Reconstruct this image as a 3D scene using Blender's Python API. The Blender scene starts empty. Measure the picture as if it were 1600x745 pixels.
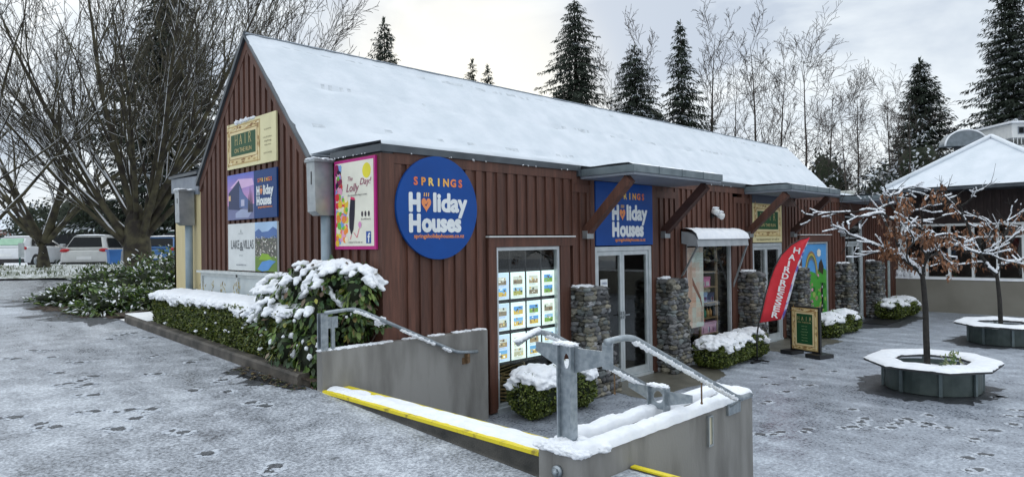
import bpy, math, random
from mathutils import Vector, Matrix, noise
random.seed(7)
sc = bpy.context.scene
PI = math.pi
S2 = math.sqrt(.5)
# ------------------------------------------------------------ camera
CAM = Vector((-4.44, -6.53, 2.26)); FPX = 1058.0
_F0 = Vector((S2, S2, 0)); _R0 = Vector((S2, -S2, 0)); _U0 = Vector((0, 0, 1))
_pit = math.atan(6.0/FPX); _rho = .0128
_F = _F0*math.cos(_pit) + _U0*math.sin(_pit); _U1 = _U0*math.cos(_pit) - _F0*math.sin(_pit)
_R = _R0*math.cos(_rho) - _U1*math.sin(_rho); _U = _U1*math.cos(_rho) + _R0*math.sin(_rho)
cd = bpy.data.cameras.new('camera'); cam = bpy.data.objects.new('camera', cd); sc.collection.objects.link(cam)
cd.sensor_width = 36; cd.lens = 36*FPX/1600; cd.clip_end = 3000; cd.clip_start = .05
cam.matrix_world = Matrix(((_R.x, _U.x, -_F.x, CAM.x), (_R.y, _U.y, -_F.y, CAM.y), (_R.z, _U.z, -_F.z, CAM.z), (0, 0, 0, 1)))
sc.camera = cam
def AT(px, py, D):            # where a thing measured in the survey stands: bearing, elevation, distance
    return CAM + (_F + _R*((px-800)/FPX) - _U*((py-372.5)/FPX))*D
# ------------------------------------------------------------ world: overcast sky
w = bpy.data.worlds.new('World'); sc.world = w; w.use_nodes = True
nt = w.node_tree; N = nt.nodes; Lk = nt.links; N.clear()
SUN_EL = math.radians(24); SUN_AZ = math.radians(48)      # azimuth measured from +X towards +Y
out = N.new('ShaderNodeOutputWorld')
sky = N.new('ShaderNodeTexSky'); sky.sky_type = 'NISHITA'; sky.sun_disc = False
sky.sun_elevation = SUN_EL; sky.sun_rotation = PI/2 - SUN_AZ
bg1 = N.new('ShaderNodeBackground'); bg1.inputs[1].default_value = .08; Lk.new(sky.outputs[0], bg1.inputs[0])
tc = N.new('ShaderNodeTexCoord'); sep = N.new('ShaderNodeSeparateXYZ'); Lk.new(tc.outputs['Generated'], sep.inputs[0])
mp = N.new('ShaderNodeMapping'); mp.inputs['Scale'].default_value = (1, 1, 2.2); Lk.new(tc.outputs['Generated'], mp.inputs[0])
nz = N.new('ShaderNodeTexNoise'); nz.inputs['Scale'].default_value = 2.6; nz.inputs['Detail'].default_value = 6; nz.inputs['Roughness'].default_value = .55
nz.inputs['Distortion'].default_value = .6; Lk.new(mp.outputs[0], nz.inputs['Vector'])
cr = N.new('ShaderNodeValToRGB'); Lk.new(nz.outputs[0], cr.inputs[0])
cr.color_ramp.elements[0].position = .36; cr.color_ramp.elements[0].color = (.50, .57, .67, 1)
cr.color_ramp.elements[1].position = .62; cr.color_ramp.elements[1].color = (.93, .96, .98, 1)
e = cr.color_ramp.elements.new(.5); e.color = (.77, .83, .88, 1)
# warm thin patch of cloud low in front of the hidden sun
vm = N.new('ShaderNodeVectorMath'); vm.operation = 'DOT_PRODUCT'; Lk.new(tc.outputs['Generated'], vm.inputs[0])
_g = Vector((math.cos(math.radians(49)), math.sin(math.radians(49)), .17)).normalized(); vm.inputs[1].default_value = _g
mr = N.new('ShaderNodeMapRange'); mr.inputs[1].default_value = .965; mr.inputs[2].default_value = .999; mr.inputs[3].default_value = 0; mr.inputs[4].default_value = .8
mr.interpolation_type = 'SMOOTHSTEP'; Lk.new(vm.outputs['Value'], mr.inputs[0])
mx = N.new('ShaderNodeMix'); mx.data_type = 'RGBA'; Lk.new(mr.outputs[0], mx.inputs[0]); Lk.new(cr.outputs[0], mx.inputs[6]); mx.inputs[7].default_value = (1.0, .97, .86, 1)
# brighter towards the zenith as under real overcast
mz = N.new('ShaderNodeMapRange'); mz.inputs[1].default_value = .38; mz.inputs[2].default_value = .95; mz.inputs[3].default_value = 1.0; mz.inputs[4].default_value = 1.85
Lk.new(sep.outputs[2], mz.inputs[0])
vs = N.new('ShaderNodeVectorMath'); vs.operation = 'SCALE'; Lk.new(mx.outputs[2], vs.inputs[0]); Lk.new(mz.outputs[0], vs.inputs['Scale'])
bg2 = N.new('ShaderNodeBackground'); bg2.inputs[1].default_value = 1.0; Lk.new(vs.outputs[0], bg2.inputs[0])
ms = N.new('ShaderNodeMixShader'); ms.inputs[0].default_value = .93; Lk.new(bg1.outputs[0], ms.inputs[1]); Lk.new(bg2.outputs[0], ms.inputs[2])
Lk.new(ms.outputs[0], out.inputs[0])
# ------------------------------------------------------------ sun behind cloud
sd = bpy.data.lights.new('sun', 'SUN'); sd.energy = .7; sd.angle = math.radians(14); sd.color = (1, .95, .86)
so = bpy.data.objects.new('sun', sd); sc.collection.objects.link(so)
so.rotation_euler = Vector((math.cos(SUN_AZ)*math.cos(SUN_EL), math.sin(SUN_AZ)*math.cos(SUN_EL), math.sin(SUN_EL))).to_track_quat('Z', 'Y').to_euler()
sc.view_settings.view_transform = 'Standard'; sc.view_settings.look = 'None'; sc.view_settings.exposure = .22; sc.view_settings.gamma = 1
sc.cycles.max_bounces = 6; sc.cycles.transparent_max_bounces = 12
# ------------------------------------------------------------ materials
MT = {}
def M(name, col=(.5, .5, .5), col2=None, rough=.6, scale=6, bump=0, bscale=60, metal=0, spec=.5, attr=False, stretch=None,
      lo=.35, hi=.65, emis=0, detail=5, trans=0, bdist=.01, board=0):
    if name in MT: return MT[name]
    m = bpy.data.materials.new(name); m.use_nodes = True; t = m.node_tree; n = t.nodes; l = t.links
    b = n['Principled BSDF']; b.inputs['Roughness'].default_value = rough; b.inputs['Metallic'].default_value = metal
    b.inputs['Specular IOR Level'].default_value = spec
    g = n.new('ShaderNodeNewGeometry'); pos = g.outputs['Position']
    if stretch:
        q = n.new('ShaderNodeMapping'); q.inputs['Scale'].default_value = stretch; l.new(pos, q.inputs[0]); pos = q.outputs[0]
    z = n.new('ShaderNodeTexNoise'); z.inputs['Scale'].default_value = scale; z.inputs['Detail'].default_value = detail; l.new(pos, z.inputs['Vector'])
    r = n.new('ShaderNodeValToRGB'); l.new(z.outputs[0], r.inputs[0])
    c2 = col2 or tuple(min(1, c*1.25) for c in col)
    r.color_ramp.elements[0].position = lo; r.color_ramp.elements[1].position = hi
    if attr:
        a = n.new('ShaderNodeAttribute'); a.attribute_name = 'Col'
        r.color_ramp.elements[0].color = (.78, .78, .78, 1); r.color_ramp.elements[1].color = (1.12, 1.12, 1.12, 1)
        x = n.new('ShaderNodeMix'); x.data_type = 'RGBA'; x.blend_type = 'MULTIPLY'; x.inputs[0].default_value = 1
        l.new(a.outputs['Color'], x.inputs[6]); l.new(r.outputs[0], x.inputs[7]); co = x.outputs[2]
    else:
        r.color_ramp.elements[0].color = (*col, 1); r.color_ramp.elements[1].color = (*c2, 1); co = r.outputs[0]
    if board:       # tone changes from board to board
        q2 = n.new('ShaderNodeMapping'); q2.inputs['Scale'].default_value = (5.3, 5.3, .12); l.new(g.outputs['Position'], q2.inputs[0])
        z3 = n.new('ShaderNodeTexNoise'); z3.inputs['Scale'].default_value = 1.7; z3.inputs['Detail'].default_value = 1; l.new(q2.outputs[0], z3.inputs['Vector'])
        mm = n.new('ShaderNodeMapRange'); l.new(z3.outputs[0], mm.inputs[0]); mm.inputs[1].default_value = .35; mm.inputs[2].default_value = .65; mm.inputs[3].default_value = 1-board; mm.inputs[4].default_value = 1+board
        x2 = n.new('ShaderNodeVectorMath'); x2.operation = 'SCALE'; l.new(co, x2.inputs[0]); l.new(mm.outputs[0], x2.inputs['Scale']); co = x2.outputs[0]
    l.new(co, b.inputs['Base Color'])
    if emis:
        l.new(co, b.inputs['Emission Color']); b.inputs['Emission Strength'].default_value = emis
    if trans: b.inputs['Transmission Weight'].default_value = trans
    if bump:
        z2 = n.new('ShaderNodeTexNoise'); z2.inputs['Scale'].default_value = bscale; z2.inputs['Detail'].default_value = 4; l.new(pos, z2.inputs['Vector'])
        bp = n.new('ShaderNodeBump'); bp.inputs['Strength'].default_value = bump; bp.inputs['Distance'].default_value = bdist
        l.new(z2.outputs[0], bp.inputs['Height']); l.new(bp.outputs[0], b.inputs['Normal'])
    MT[name] = m; return m
def slush(name, dark, mid, light, p1, p2, big=.35, fine=38, gl=.5, track=.25):
    m = bpy.data.materials.new(name); m.use_nodes = True; t = m.node_tree; n = t.nodes; l = t.links; b = n['Principled BSDF']
    g = n.new('ShaderNodeNewGeometry')
    def nz(s, d, ro=.55, dist=0):
        z = n.new('ShaderNodeTexNoise'); z.inputs['Scale'].default_value = s; z.inputs['Detail'].default_value = d
        z.inputs['Roughness'].default_value = ro; z.inputs['Distortion'].default_value = dist; l.new(g.outputs['Position'], z.inputs['Vector']); return z.outputs[0]
    a, f, md = nz(big, 4, .6, .8), nz(fine, 4, .7), nz(3.2, 6, .65, .4)
    def mth(op, x, y):
        q = n.new('ShaderNodeMath'); q.operation = op
        for i, v in enumerate((x, y)):
            if isinstance(v, (int, float)): q.inputs[i].default_value = v
            else: l.new(v, q.inputs[i])
        return q.outputs[0]
    q = n.new('ShaderNodeMapping'); q.inputs['Rotation'].default_value = (0, 0, math.radians(-28)); q.inputs['Scale'].default_value = (1.9, .16, 1); l.new(g.outputs['Position'], q.inputs[0])
    tz = n.new('ShaderNodeTexNoise'); tz.inputs['Scale'].default_value = 1.6; tz.inputs['Detail'].default_value = 3; l.new(q.outputs[0], tz.inputs['Vector'])
    s = mth('ADD', mth('MULTIPLY', a, .38), mth('ADD', mth('MULTIPLY', f, .80), mth('ADD', mth('MULTIPLY', md, .42), mth('MULTIPLY', tz.outputs[0], track))))
    s = mth('MULTIPLY', s, 1/(1.60+track))
    r = n.new('ShaderNodeValToRGB'); l.new(s, r.inputs[0]); e = r.color_ramp.elements
    e[0].position = p1; e[0].color = (*dark, 1); e[1].position = p2; e[1].color = (*light, 1)
    k = e.new((p1+p2)/2); k.color = (*mid, 1)
    l.new(r.outputs[0], b.inputs['Base Color'])
    rr = n.new('ShaderNodeMapRange'); l.new(s, rr.inputs[0]); rr.inputs[1].default_value = p1; rr.inputs[2].default_value = p2
    rr.inputs[3].default_value = gl-.2; rr.inputs[4].default_value = gl+.25; l.new(rr.outputs[0], b.inputs['Roughness'])
    bp = n.new('ShaderNodeBump'); bp.inputs['Strength'].default_value = .55; bp.inputs['Distance'].default_value = .012; l.new(s, bp.inputs['Height']); l.new(bp.outputs[0], b.inputs['Normal'])
    MT[name] = m; return m
snow = M('snow', (.80, .83, .88), (.88, .90, .93), rough=.75, scale=9, bump=.35, bscale=45, spec=.3)
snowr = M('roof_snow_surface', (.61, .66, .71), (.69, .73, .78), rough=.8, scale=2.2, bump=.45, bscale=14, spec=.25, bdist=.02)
upslush = slush('slush_on_asphalt', (.10, .108, .122), (.315, .34, .38), (.60, .64, .69), .405, .60, big=.28, gl=.42, track=.22)
coslush = slush('slush_on_paving', (.12, .133, .158), (.285, .315, .365), (.52, .57, .63), .40, .60, big=.22, fine=26, gl=.38)
roadslush = slush('slush_on_road', (.05, .055, .062), (.17, .18, .20), (.50, .54, .58), .42, .58, big=.5, fine=14, gl=.3)
carparkslush = slush('snow_on_car_park', (.40, .43, .47), (.66, .69, .74), (.84, .87, .90), .36, .58, big=.5, fine=10)
vergesnow = slush('snow_on_grass', (.045, .07, .025), (.30, .33, .27), (.82, .85, .88), .42, .54, big=.8, fine=9, gl=.7)
wet = M('wet_asphalt', (.035, .038, .045), (.08, .085, .095), rough=.3, scale=9, bump=.5, bscale=120)
trod = M('trodden_slush', (.035, .038, .044), (.11, .12, .135), rough=.4, scale=30, bump=.5, bscale=80)
rimsnow = M('pushed_up_slush', (.36, .39, .44), (.54, .58, .63), rough=.7, scale=20, bump=.4, bscale=70)
wetcon = M('wet_concrete', (.10, .095, .075), (.17, .16, .13), rough=.4, scale=3, bump=.3, bscale=90)
conc = M('painted_concrete', (.11, .105, .096), (.26, .255, .242), lo=.25, hi=.58, rough=.7, scale=2.6, bump=.25, bscale=70, stretch=(1.6, 1.6, .35), detail=7)
concdark = M('dark_concrete', (.02, .02, .017), (.06, .056, .048), rough=.6, scale=5, bump=.5, bscale=60)  # near-black concrete for the front face of the step
kerbm = M('kerb_concrete', (.04, .036, .03), (.12, .105, .088), rough=.65, scale=5, bump=.5, bscale=60)
yellow = M('yellow_paint', (.34, .26, .03), (.78, .64, .02), lo=.28, hi=.42, rough=.5, scale=11, bump=.2, bscale=80)
brown = M('brown_stain', (.062, .025, .016), (.132, .053, .034), board=.22, lo=.25, hi=.75, rough=.6, scale=3.2, bump=.3, bscale=30, stretch=(9, 9, .8))
browndk = M('dark_brown_stain', (.045, .018, .013), (.075, .03, .021), rough=.6, scale=5, bump=.25, bscale=40)
darkwall = M('dark_siding', (.022, .012, .011), (.035, .02, .018), rough=.7, scale=4)
flash = M('dark_metal', (.05, .06, .072), (.085, .10, .115), rough=.4, scale=3, metal=.3)
cansteel = M('canopy_metal', (.13, .165, .185), (.20, .24, .26), rough=.42, scale=5, metal=.5)
galv = M('galvanised_steel', (.26, .30, .33), (.40, .44, .47), rough=.42, scale=22, metal=.75, bump=.1, bscale=60)
galvd = M('galvanised_duct', (.32, .35, .37), (.42, .45, .46), rough=.38, scale=7, metal=.65)
pipe = M('painted_pipe', (.20, .27, .32), (.26, .33, .38), rough=.4)
alum = M('aluminium', (.50, .55, .57), (.62, .66, .68), rough=.4, metal=.3)
white = M('white_paint', (.72, .74, .74), (.80, .81, .80), rough=.55)
cream = M('cream_cladding', (.60, .50, .27), (.66, .56, .32), rough=.6, stretch=(1, 1, .3))
grayclad = M('grey_panel', (.19, .215, .26), (.24, .27, .31), rough=.5)
black = M('black_plastic', (.012, .012, .013), (.02, .02, .022), rough=.4)
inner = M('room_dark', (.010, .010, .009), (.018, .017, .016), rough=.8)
printm = M('printed_board', attr=True, spec=.3, rough=.45, scale=3, lo=.1, hi=.9)
stonem = M('river_stone', attr=True, rough=.72, scale=16, bump=.35, bscale=55)
leafm = M('leaf', attr=True, rough=.45, scale=7)
bark = M('bark', (.02, .016, .013), (.05, .04, .032), rough=.9, scale=6, bump=.7, bscale=26, stretch=(1, 1, .5))
mossbark = M('mossy_bark', (.028, .023, .018), (.11, .10, .055), lo=.4, hi=.72, rough=.9, scale=3.5, bump=.8, bscale=18)
darkbark = M('black_bark', (.012, .011, .010), (.03, .026, .022), rough=.8, scale=14, bump=.6, bscale=50)
twig = M('twig', (.035, .028, .024), (.075, .06, .05), rough=.9)
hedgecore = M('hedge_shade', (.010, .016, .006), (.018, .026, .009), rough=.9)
conm = M('conifer_needles', attr=True, rough=.8, scale=2)
carrub = M('rubber', (.012, .012, .013), rough=.7)
planterm = M('planter_steel', (.05, .072, .07), (.10, .13, .125), rough=.45, metal=.2, scale=4)
planterd = M('planter_timber', (.02, .022, .025), (.04, .042, .045), rough=.6)
soil = M('bark_mulch', (.02, .014, .009), (.07, .045, .028), rough=.9, scale=30, bump=.9, bscale=50)
redfab = M('red_fabric', (.60, .022, .035), (.72, .035, .05), rough=.7, scale=3)
awnm = M('awning_sheet', (.33, .36, .38), (.42, .45, .47), rough=.35, scale=5)
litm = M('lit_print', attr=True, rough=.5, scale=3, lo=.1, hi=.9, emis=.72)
def glassmat(name, tint, refl):
    m = bpy.data.materials.new(name); m.use_nodes = True; t = m.node_tree; n = t.nodes; l = t.links; n.clear()
    o = n.new('ShaderNodeOutputMaterial'); mix = n.new('ShaderNodeMixShader'); tr = n.new('ShaderNodeBsdfTransparent'); gl = n.new('ShaderNodeBsdfGlossy')
    tr.inputs[0].default_value = (*tint, 1); gl.inputs['Roughness'].default_value = .02
    lw = n.new('ShaderNodeLayerWeight'); pw_ = n.new('ShaderNodeMath'); pw_.operation = 'POWER'; l.new(lw.outputs['Facing'], pw_.inputs[0]); pw_.inputs[1].default_value = 4
    fr = n.new('ShaderNodeMath'); fr.operation = 'MULTIPLY_ADD'; l.new(pw_.outputs[0], fr.inputs[0]); fr.inputs[1].default_value = .9; fr.inputs[2].default_value = refl
    l.new(fr.outputs[0], mix.inputs[0]); l.new(tr.outputs[0], mix.inputs[1]); l.new(gl.outputs[0], mix.inputs[2]); l.new(mix.outputs[0], o.inputs[0])
    MT[name] = m; return m
glass = glassmat('window_glass', (.95, .97, .96), .035)
carglass = M('car_glass', (.008, .010, .012), rough=.5, spec=.1)
greenglass = M('green_car_glass', (.20, .40, .27), (.26, .46, .32), rough=.2)
# ------------------------------------------------------------ mesh builder
ORI = {}
class MB:
    def __init__(s): s.v = []; s.f = []; s.mi = []; s.c = []; s.sm = []; s.M = None; s.m = 0; s.col = (1, 1, 1); s.smooth = False
    def add(s, vs, fs):
        b = len(s.v)
        if s.M is not None: vs = [s.M @ Vector(p) for p in vs]
        s.v.extend([tuple(p) for p in vs])
        for f in fs:
            s.f.append(tuple(i+b for i in f)); s.mi.append(s.m); s.c.append(s.col); s.sm.append(s.smooth)
    def box(s, a, b):
        x0, y0, z0 = [min(a[i], b[i]) for i in range(3)]; x1, y1, z1 = [max(a[i], b[i]) for i in range(3)]
        s.add([(x0, y0, z0), (x1, y0, z0), (x1, y1, z0), (x0, y1, z0), (x0, y0, z1), (x1, y0, z1), (x1, y1, z1), (x0, y1, z1)],
              [(0, 3, 2, 1), (4, 5, 6, 7), (0, 1, 5, 4), (1, 2, 6, 5), (2, 3, 7, 6), (3, 0, 4, 7)])
    def poly(s, pts): s.add(pts, [tuple(range(len(pts)))])
    def prism(s, pts, d):       # pts loop, extruded by vector d
        n = len(pts); q = [Vector(p) for p in pts]; d = Vector(d)
        s.add(q + [p+d for p in q], [tuple(range(n))[::-1], tuple(range(n, 2*n))] + [(i, (i+1) % n, (i+1) % n+n, i+n) for i in range(n)])
    def beam(s, a, b, w, h, up=(0, 0, 1)):
        a = Vector(a); b = Vector(b); d = (b-a).normalized(); up = Vector(up); x = d.cross(up)
        if x.length < 1e-4: x = d.cross(Vector((1, 0, 0)))
        x.normalize(); y = x.cross(d); x = x*w/2; y = y*h/2
        v = [a-x-y, a+x-y, a+x+y, a-x+y, b-x-y, b+x-y, b+x+y, b-x+y]
        s.add(v, [(0, 3, 2, 1), (4, 5, 6, 7), (0, 1, 5, 4), (1, 2, 6, 5), (2, 3, 7, 6), (3, 0, 4, 7)])
    def tube(s, pts, rs, k=6, cap=True):
        pts = [Vector(p) for p in pts]; n = len(pts)
        if not hasattr(rs, '__len__'): rs = [rs]*n
        vs = []; px = None
        for i, p in enumerate(pts):
            d = (pts[min(i+1, n-1)]-pts[max(i-1, 0)])
            if d.length < 1e-6: d = Vector((0, 0, 1))
            d.normalize()
            if px is None:
                px = d.cross(Vector((.13, .21, .97)))
                if px.length < .1: px = d.cross(Vector((1, 0, 0)))
            px = (px - d*px.dot(d)).normalized(); py = d.cross(px)
            for j in range(k):
                a = 2*PI*j/k; vs.append(p + (px*math.cos(a)+py*math.sin(a))*rs[i])
        fs = [(i*k+j, i*k+(j+1) % k, (i+1)*k+(j+1) % k, (i+1)*k+j) for i in range(n-1) for j in range(k)]
        if cap: fs += [tuple(range(k))[::-1], tuple(range((n-1)*k, n*k))]
        s.add(vs, fs)
    def blob(s, c, r, sq=(1, 1, 1), nz=.0, seed=0, rot=None):
        vs, fs = ICO2
        c = Vector(c); o = []
        for p in vs:
            q = Vector((p[0]*sq[0], p[1]*sq[1], p[2]*sq[2]))*r
            if nz: q *= 1 + nz*noise.noise(Vector(p)*1.7+Vector((seed, seed*.7, c.x*3+c.y*5)))*2
            if rot is not None: q = rot @ q
            o.append(c+q)
        s.add(o, fs)
    def lathe(s, c, prof, k=16):
        c = Vector(c); vs = [c+Vector((r*math.cos(2*PI*j/k), r*math.sin(2*PI*j/k), z)) for r, z in prof for j in range(k)]
        n = len(prof)
        s.add(vs, [(i*k+j, i*k+(j+1) % k, (i+1)*k+(j+1) % k, (i+1)*k+j) for i in range(n-1) for j in range(k)])
    def build(s, name, mats, parent=None, loc=None, label=None, cat=None, group=None, kind=None):
        me = bpy.data.meshes.new(name)
        if parent is not None: org = ORI[parent.name]
        else: org = Vector(loc) if loc is not None else Vector((0, 0, 0))
        me.from_pydata([(x-org.x, y-org.y, z-org.z) for x, y, z in s.v], [], s.f)
        if not isinstance(mats, (list, tuple)): mats = [mats]
        for m in mats: me.materials.append(m)
        me.polygons.foreach_set('material_index', s.mi); me.polygons.foreach_set('use_smooth', s.sm)
        if any(c != (1, 1, 1) for c in s.c):
            at = me.color_attributes.new('Col', 'FLOAT_COLOR', 'CORNER'); buf = []
            for f, c in zip(s.f, s.c): buf.extend((c[0], c[1], c[2], 1.0)*len(f))
            at.data.foreach_set('color', buf)
        me.update()
        o = bpy.data.objects.new(name, me); sc.collection.objects.link(o)
        if parent is not None: o.parent = parent
        else: o.location = org
        ORI[o.name] = org
        tag(o, label, cat, group, kind); return o
def tag(o, label=None, cat=None, group=None, kind=None):
    if label: o['label'] = label
    if cat: o['category'] = cat
    if group: o['group'] = group
    if kind: o['kind'] = kind
def thing(name, label, cat, loc=(0, 0, 0), group=None):
    o = bpy.data.objects.new(name, None); sc.collection.objects.link(o); o.location = loc; o.empty_display_size = .2
    ORI[o.name] = Vector(loc); tag(o, label, cat, group); return o
def dup(o, parent=None):
    c = o.copy(); sc.collection.objects.link(c); c.parent = parent
    for ch in o.children: dup(ch, c)
    return c
def ico(sub):
    t = (1+5**.5)/2
    v = [Vector(p).normalized() for p in [(-1, t, 0), (1, t, 0), (-1, -t, 0), (1, -t, 0), (0, -1, t), (0, 1, t), (0, -1, -t), (0, 1, -t), (t, 0, -1), (t, 0, 1), (-t, 0, -1), (-t, 0, 1)]]
    f = [(0, 11, 5), (0, 5, 1), (0, 1, 7), (0, 7, 10), (0, 10, 11), (1, 5, 9), (5, 11, 4), (11, 10, 2), (10, 7, 6), (7, 1, 8), (3, 9, 4), (3, 4, 2), (3, 2, 6), (3, 6, 8), (3, 8, 9), (4, 9, 5), (2, 4, 11), (6, 2, 10), (8, 6, 7), (9, 8, 1)]
    for _ in range(sub):
        c = {}; nf = []
        def mid(a, b):
            k = (min(a, b), max(a, b))
            if k not in c: c[k] = len(v); v.append(((v[a]+v[b])/2).normalized())
            return c[k]
        for a, b, d in f:
            x, y, z = mid(a, b), mid(b, d), mid(d, a); nf += [(a, x, z), (b, y, x), (d, z, y), (x, y, z)]
        f = nf
    return [tuple(p) for p in v], f
ICO2 = ico(2)
TX = {}
def text(mb, s, u, v, h=None, w=None, off=0., ext=.003, align='C', shear=0, n=0, bold=0):
    """lettering in the builder's plane: local x right, y up, z out; h cap height, w total width"""
    k = (s, off, shear)
    if k not in TX:
        cu = bpy.data.curves.new('t', 'FONT'); cu.body = s; cu.offset = off; cu.shear = shear; cu.resolution_u = 3
        ob = bpy.data.objects.new('t', cu); sc.collection.objects.link(ob)
        dg = bpy.context.evaluated_depsgraph_get(); me = bpy.data.meshes.new_from_object(ob.evaluated_get(dg))
        TX[k] = ([tuple(p.co) for p in me.vertices], [tuple(p.vertices) for p in me.polygons])
        bpy.data.objects.remove(ob); bpy.data.curves.remove(cu); bpy.data.meshes.remove(me)
    vs, fs = TX[k]
    if not vs: return
    x0 = min(p[0] for p in vs); x1 = max(p[0] for p in vs); y0 = min(p[1] for p in vs); y1 = max(p[1] for p in vs)
    CAP = .73
    sy = h/CAP if h else w/(x1-x0); sx = w/(x1-x0) if w else sy
    ox = {'C': (x0+x1)/2, 'L': x0, 'R': x1}[align]
    for q, (dx, dy) in enumerate([(0, 0), (1, 0), (-1, 0), (0, 1), (0, -1), (.7, .7), (-.7, .7), (.7, -.7), (-.7, -.7)] if bold else [(0, 0)]):
        mb.add([(u+(p[0]-ox)*sx+dx*bold, v+p[1]*sy+dy*bold, n+ext+q*.00012) for p in vs], fs)
def facade(x0, z0, y=0): return Matrix(((1, 0, 0, x0), (0, 0, -1, y), (0, 1, 0, z0), (0, 0, 0, 1)))
def gable(y0, z0, x=0): return Matrix(((0, 0, -1, x), (-1, 0, 0, y0), (0, 1, 0, z0), (0, 0, 0, 1)))
def rect(mb, u0, v0, u1, v1, n, col=None):
    if col: mb.col = col
    mb.add([(u0, v0, n), (u1, v0, n), (u1, v1, n), (u0, v1, n)], [(0, 1, 2, 3)])
def rnd(a, b): return random.uniform(a, b)
def sr(r, g, b):      # sRGB 0-255 to linear
    return tuple(((c/255)/12.92 if c/255 < .04045 else ((c/255+.055)/1.055)**2.4) for c in (r, g, b))

# ============================================================ SETTING
def GZ(x, y):
    z = .74 + (.036 if y > 0 else .052)*y
    return 1.35 if y > 17 else max(z, .3)
mb = MB()
XS = [-400, -120, -50, -25, -14] + [-10+i*.5 for i in range(19)] + [-.88]
YS = [-60, -30, -15, -10] + [-8+i*.5 for i in range(51)] + [30, 60, 150, 600]
def grid(mb, XS, YS, zf):
    b = [(x, y, zf(x, y)) for y in YS for x in XS]; n = len(XS)
    mb.add(b, [(j*n+i, j*n+i+1, (j+1)*n+i+1, (j+1)*n+i) for j in range(len(YS)-1) for i in range(n-1)])
mb.smooth = True
grid(mb, XS, YS, GZ)
grid(mb, [-.88, 5, 12, 25, 60, 150, 400], [6.9, 10, 14, 17.1, 30, 60, 150, 600], GZ)
grid(mb, [-.88, -.55, -.34], [-60, -20, -10, -6, -3.61], lambda x, y: GZ(x, y) if x < -.8 else .594)
# footprints trodden through the slush, a darker patch with a pushed-up rim
mb.smooth = False
def onG(px, py, lower):
    d = _F + _R*((px-800)/FPX) - _U*((py-372.5)/FPX)
    if lower: k = (0-CAM.z)/d.z
    else: k = (.74+.036*CAM.y-CAM.z)/(d.z-.036*d.y)
    return CAM+d*k
def footprint(mbd, mbl, p, ang, L, lower):
    zf = (lambda x, y: 0) if lower else GZ
    ca, sa = math.cos(ang), math.sin(ang)
    for (off, ln, wd) in ((.18*L, .52*L, .050), (-.30*L, .28*L, .038)):
        if ln < .1*L or (off < 0 and random.random() < .3): continue
        pts = []; K = 16; sd = random.random()*40
        for i in range(K):
            a = 2*PI*i/K; e = 1+.45*noise.noise(Vector((math.cos(a)*1.6, math.sin(a)*1.6, sd))); u = off+math.cos(a)*ln*.5*e; v = math.sin(a)*wd*e
            x = p.x+u*ca-v*sa; y = p.y+u*sa+v*ca; pts.append((x, y, zf(x, y)+.004))
        mbd.poly(pts); c0 = Vector((p.x+off*ca, p.y+off*sa, 0))
        for i in range(K):
            if noise.noise(Vector((i*.5, sd, 3))) > -.05:
                q = Vector(pts[i]); c = (q-c0); c.z = 0; q = q + c.normalized()*rnd(.008, .03)
                mbl.blob((q.x, q.y, zf(q.x, q.y)), rnd(.010, .024), (1.4, 1.4, .28), .4, i)
FU = [(65,548),(48,547),(118,566),(78,559),(88,582),(137,588),(132,602),(123,594),(137,617),(190,523),(205,520),(232,527),(236,557),(138,643),(205,654),(196,641),(180,669),(78,667),(60,664),(279,673),(315,704),(425,725),(350,611),(387,628),(300,611),(405,634),(14,652),(233,641),(292,566),(240,584),(345,595),(225,510),(166,530),(100,600),(20,560)]
FL = [(1250,577),(1240,590),(1197,628),(1225,612),(1206,600),(1327,667),(1347,661),(1400,662),(1414,655),(1387,668),(1455,650),(1450,664),(1476,668),(1522,687),(1547,672),(1530,709),(1504,715),(1524,734),(1590,650),(1593,641),(1560,620),(1262,602),(1330,640),(1180,678),(1215,676),(1260,672),(1300,580),(1440,660),(1350,655),(1190,590),(1582,664),(1290,545),(1310,528)]
d1, l1 = MB(), MB(); l1.smooth = True
for i, (px, py) in enumerate(FU): footprint(d1, l1, onG(px, py, 0), rnd(-1.1, -.2) if i % 3 else rnd(-.4, 1.2), rnd(.20, .27), 0)
gnd = mb
def merge(a, b, m):
    n0 = len(a.v); a.v += b.v; a.f += [tuple(i+n0 for i in f) for f in b.f]; a.mi += [m]*len(b.f); a.c += b.c; a.sm += b.sm
merge(gnd, d1, 1); merge(gnd, l1, 2)
gnd.build('ground', [upslush, trod, rimsnow], kind='structure')
mb = MB(); mb.smooth = True
grid(mb, [-.80, 1, 3, 6, 10, 14, 20, 30, 60], [-60, -20, -10, -3, 0, .3], lambda x, y: 0)
grid(mb, [19.9, 30, 60], [.3, 7], lambda x, y: 0)
d1, l1 = MB(), MB(); l1.smooth = True
for i, (px, py) in enumerate(FL): footprint(d1, l1, onG(px, py, 1), rnd(-1.2, .6), rnd(.24, .30), 1)
merge(mb, d1, 1); merge(mb, l1, 2)
mb.build('courtyard_paving', [coslush, trod, rimsnow], kind='structure')
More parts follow.
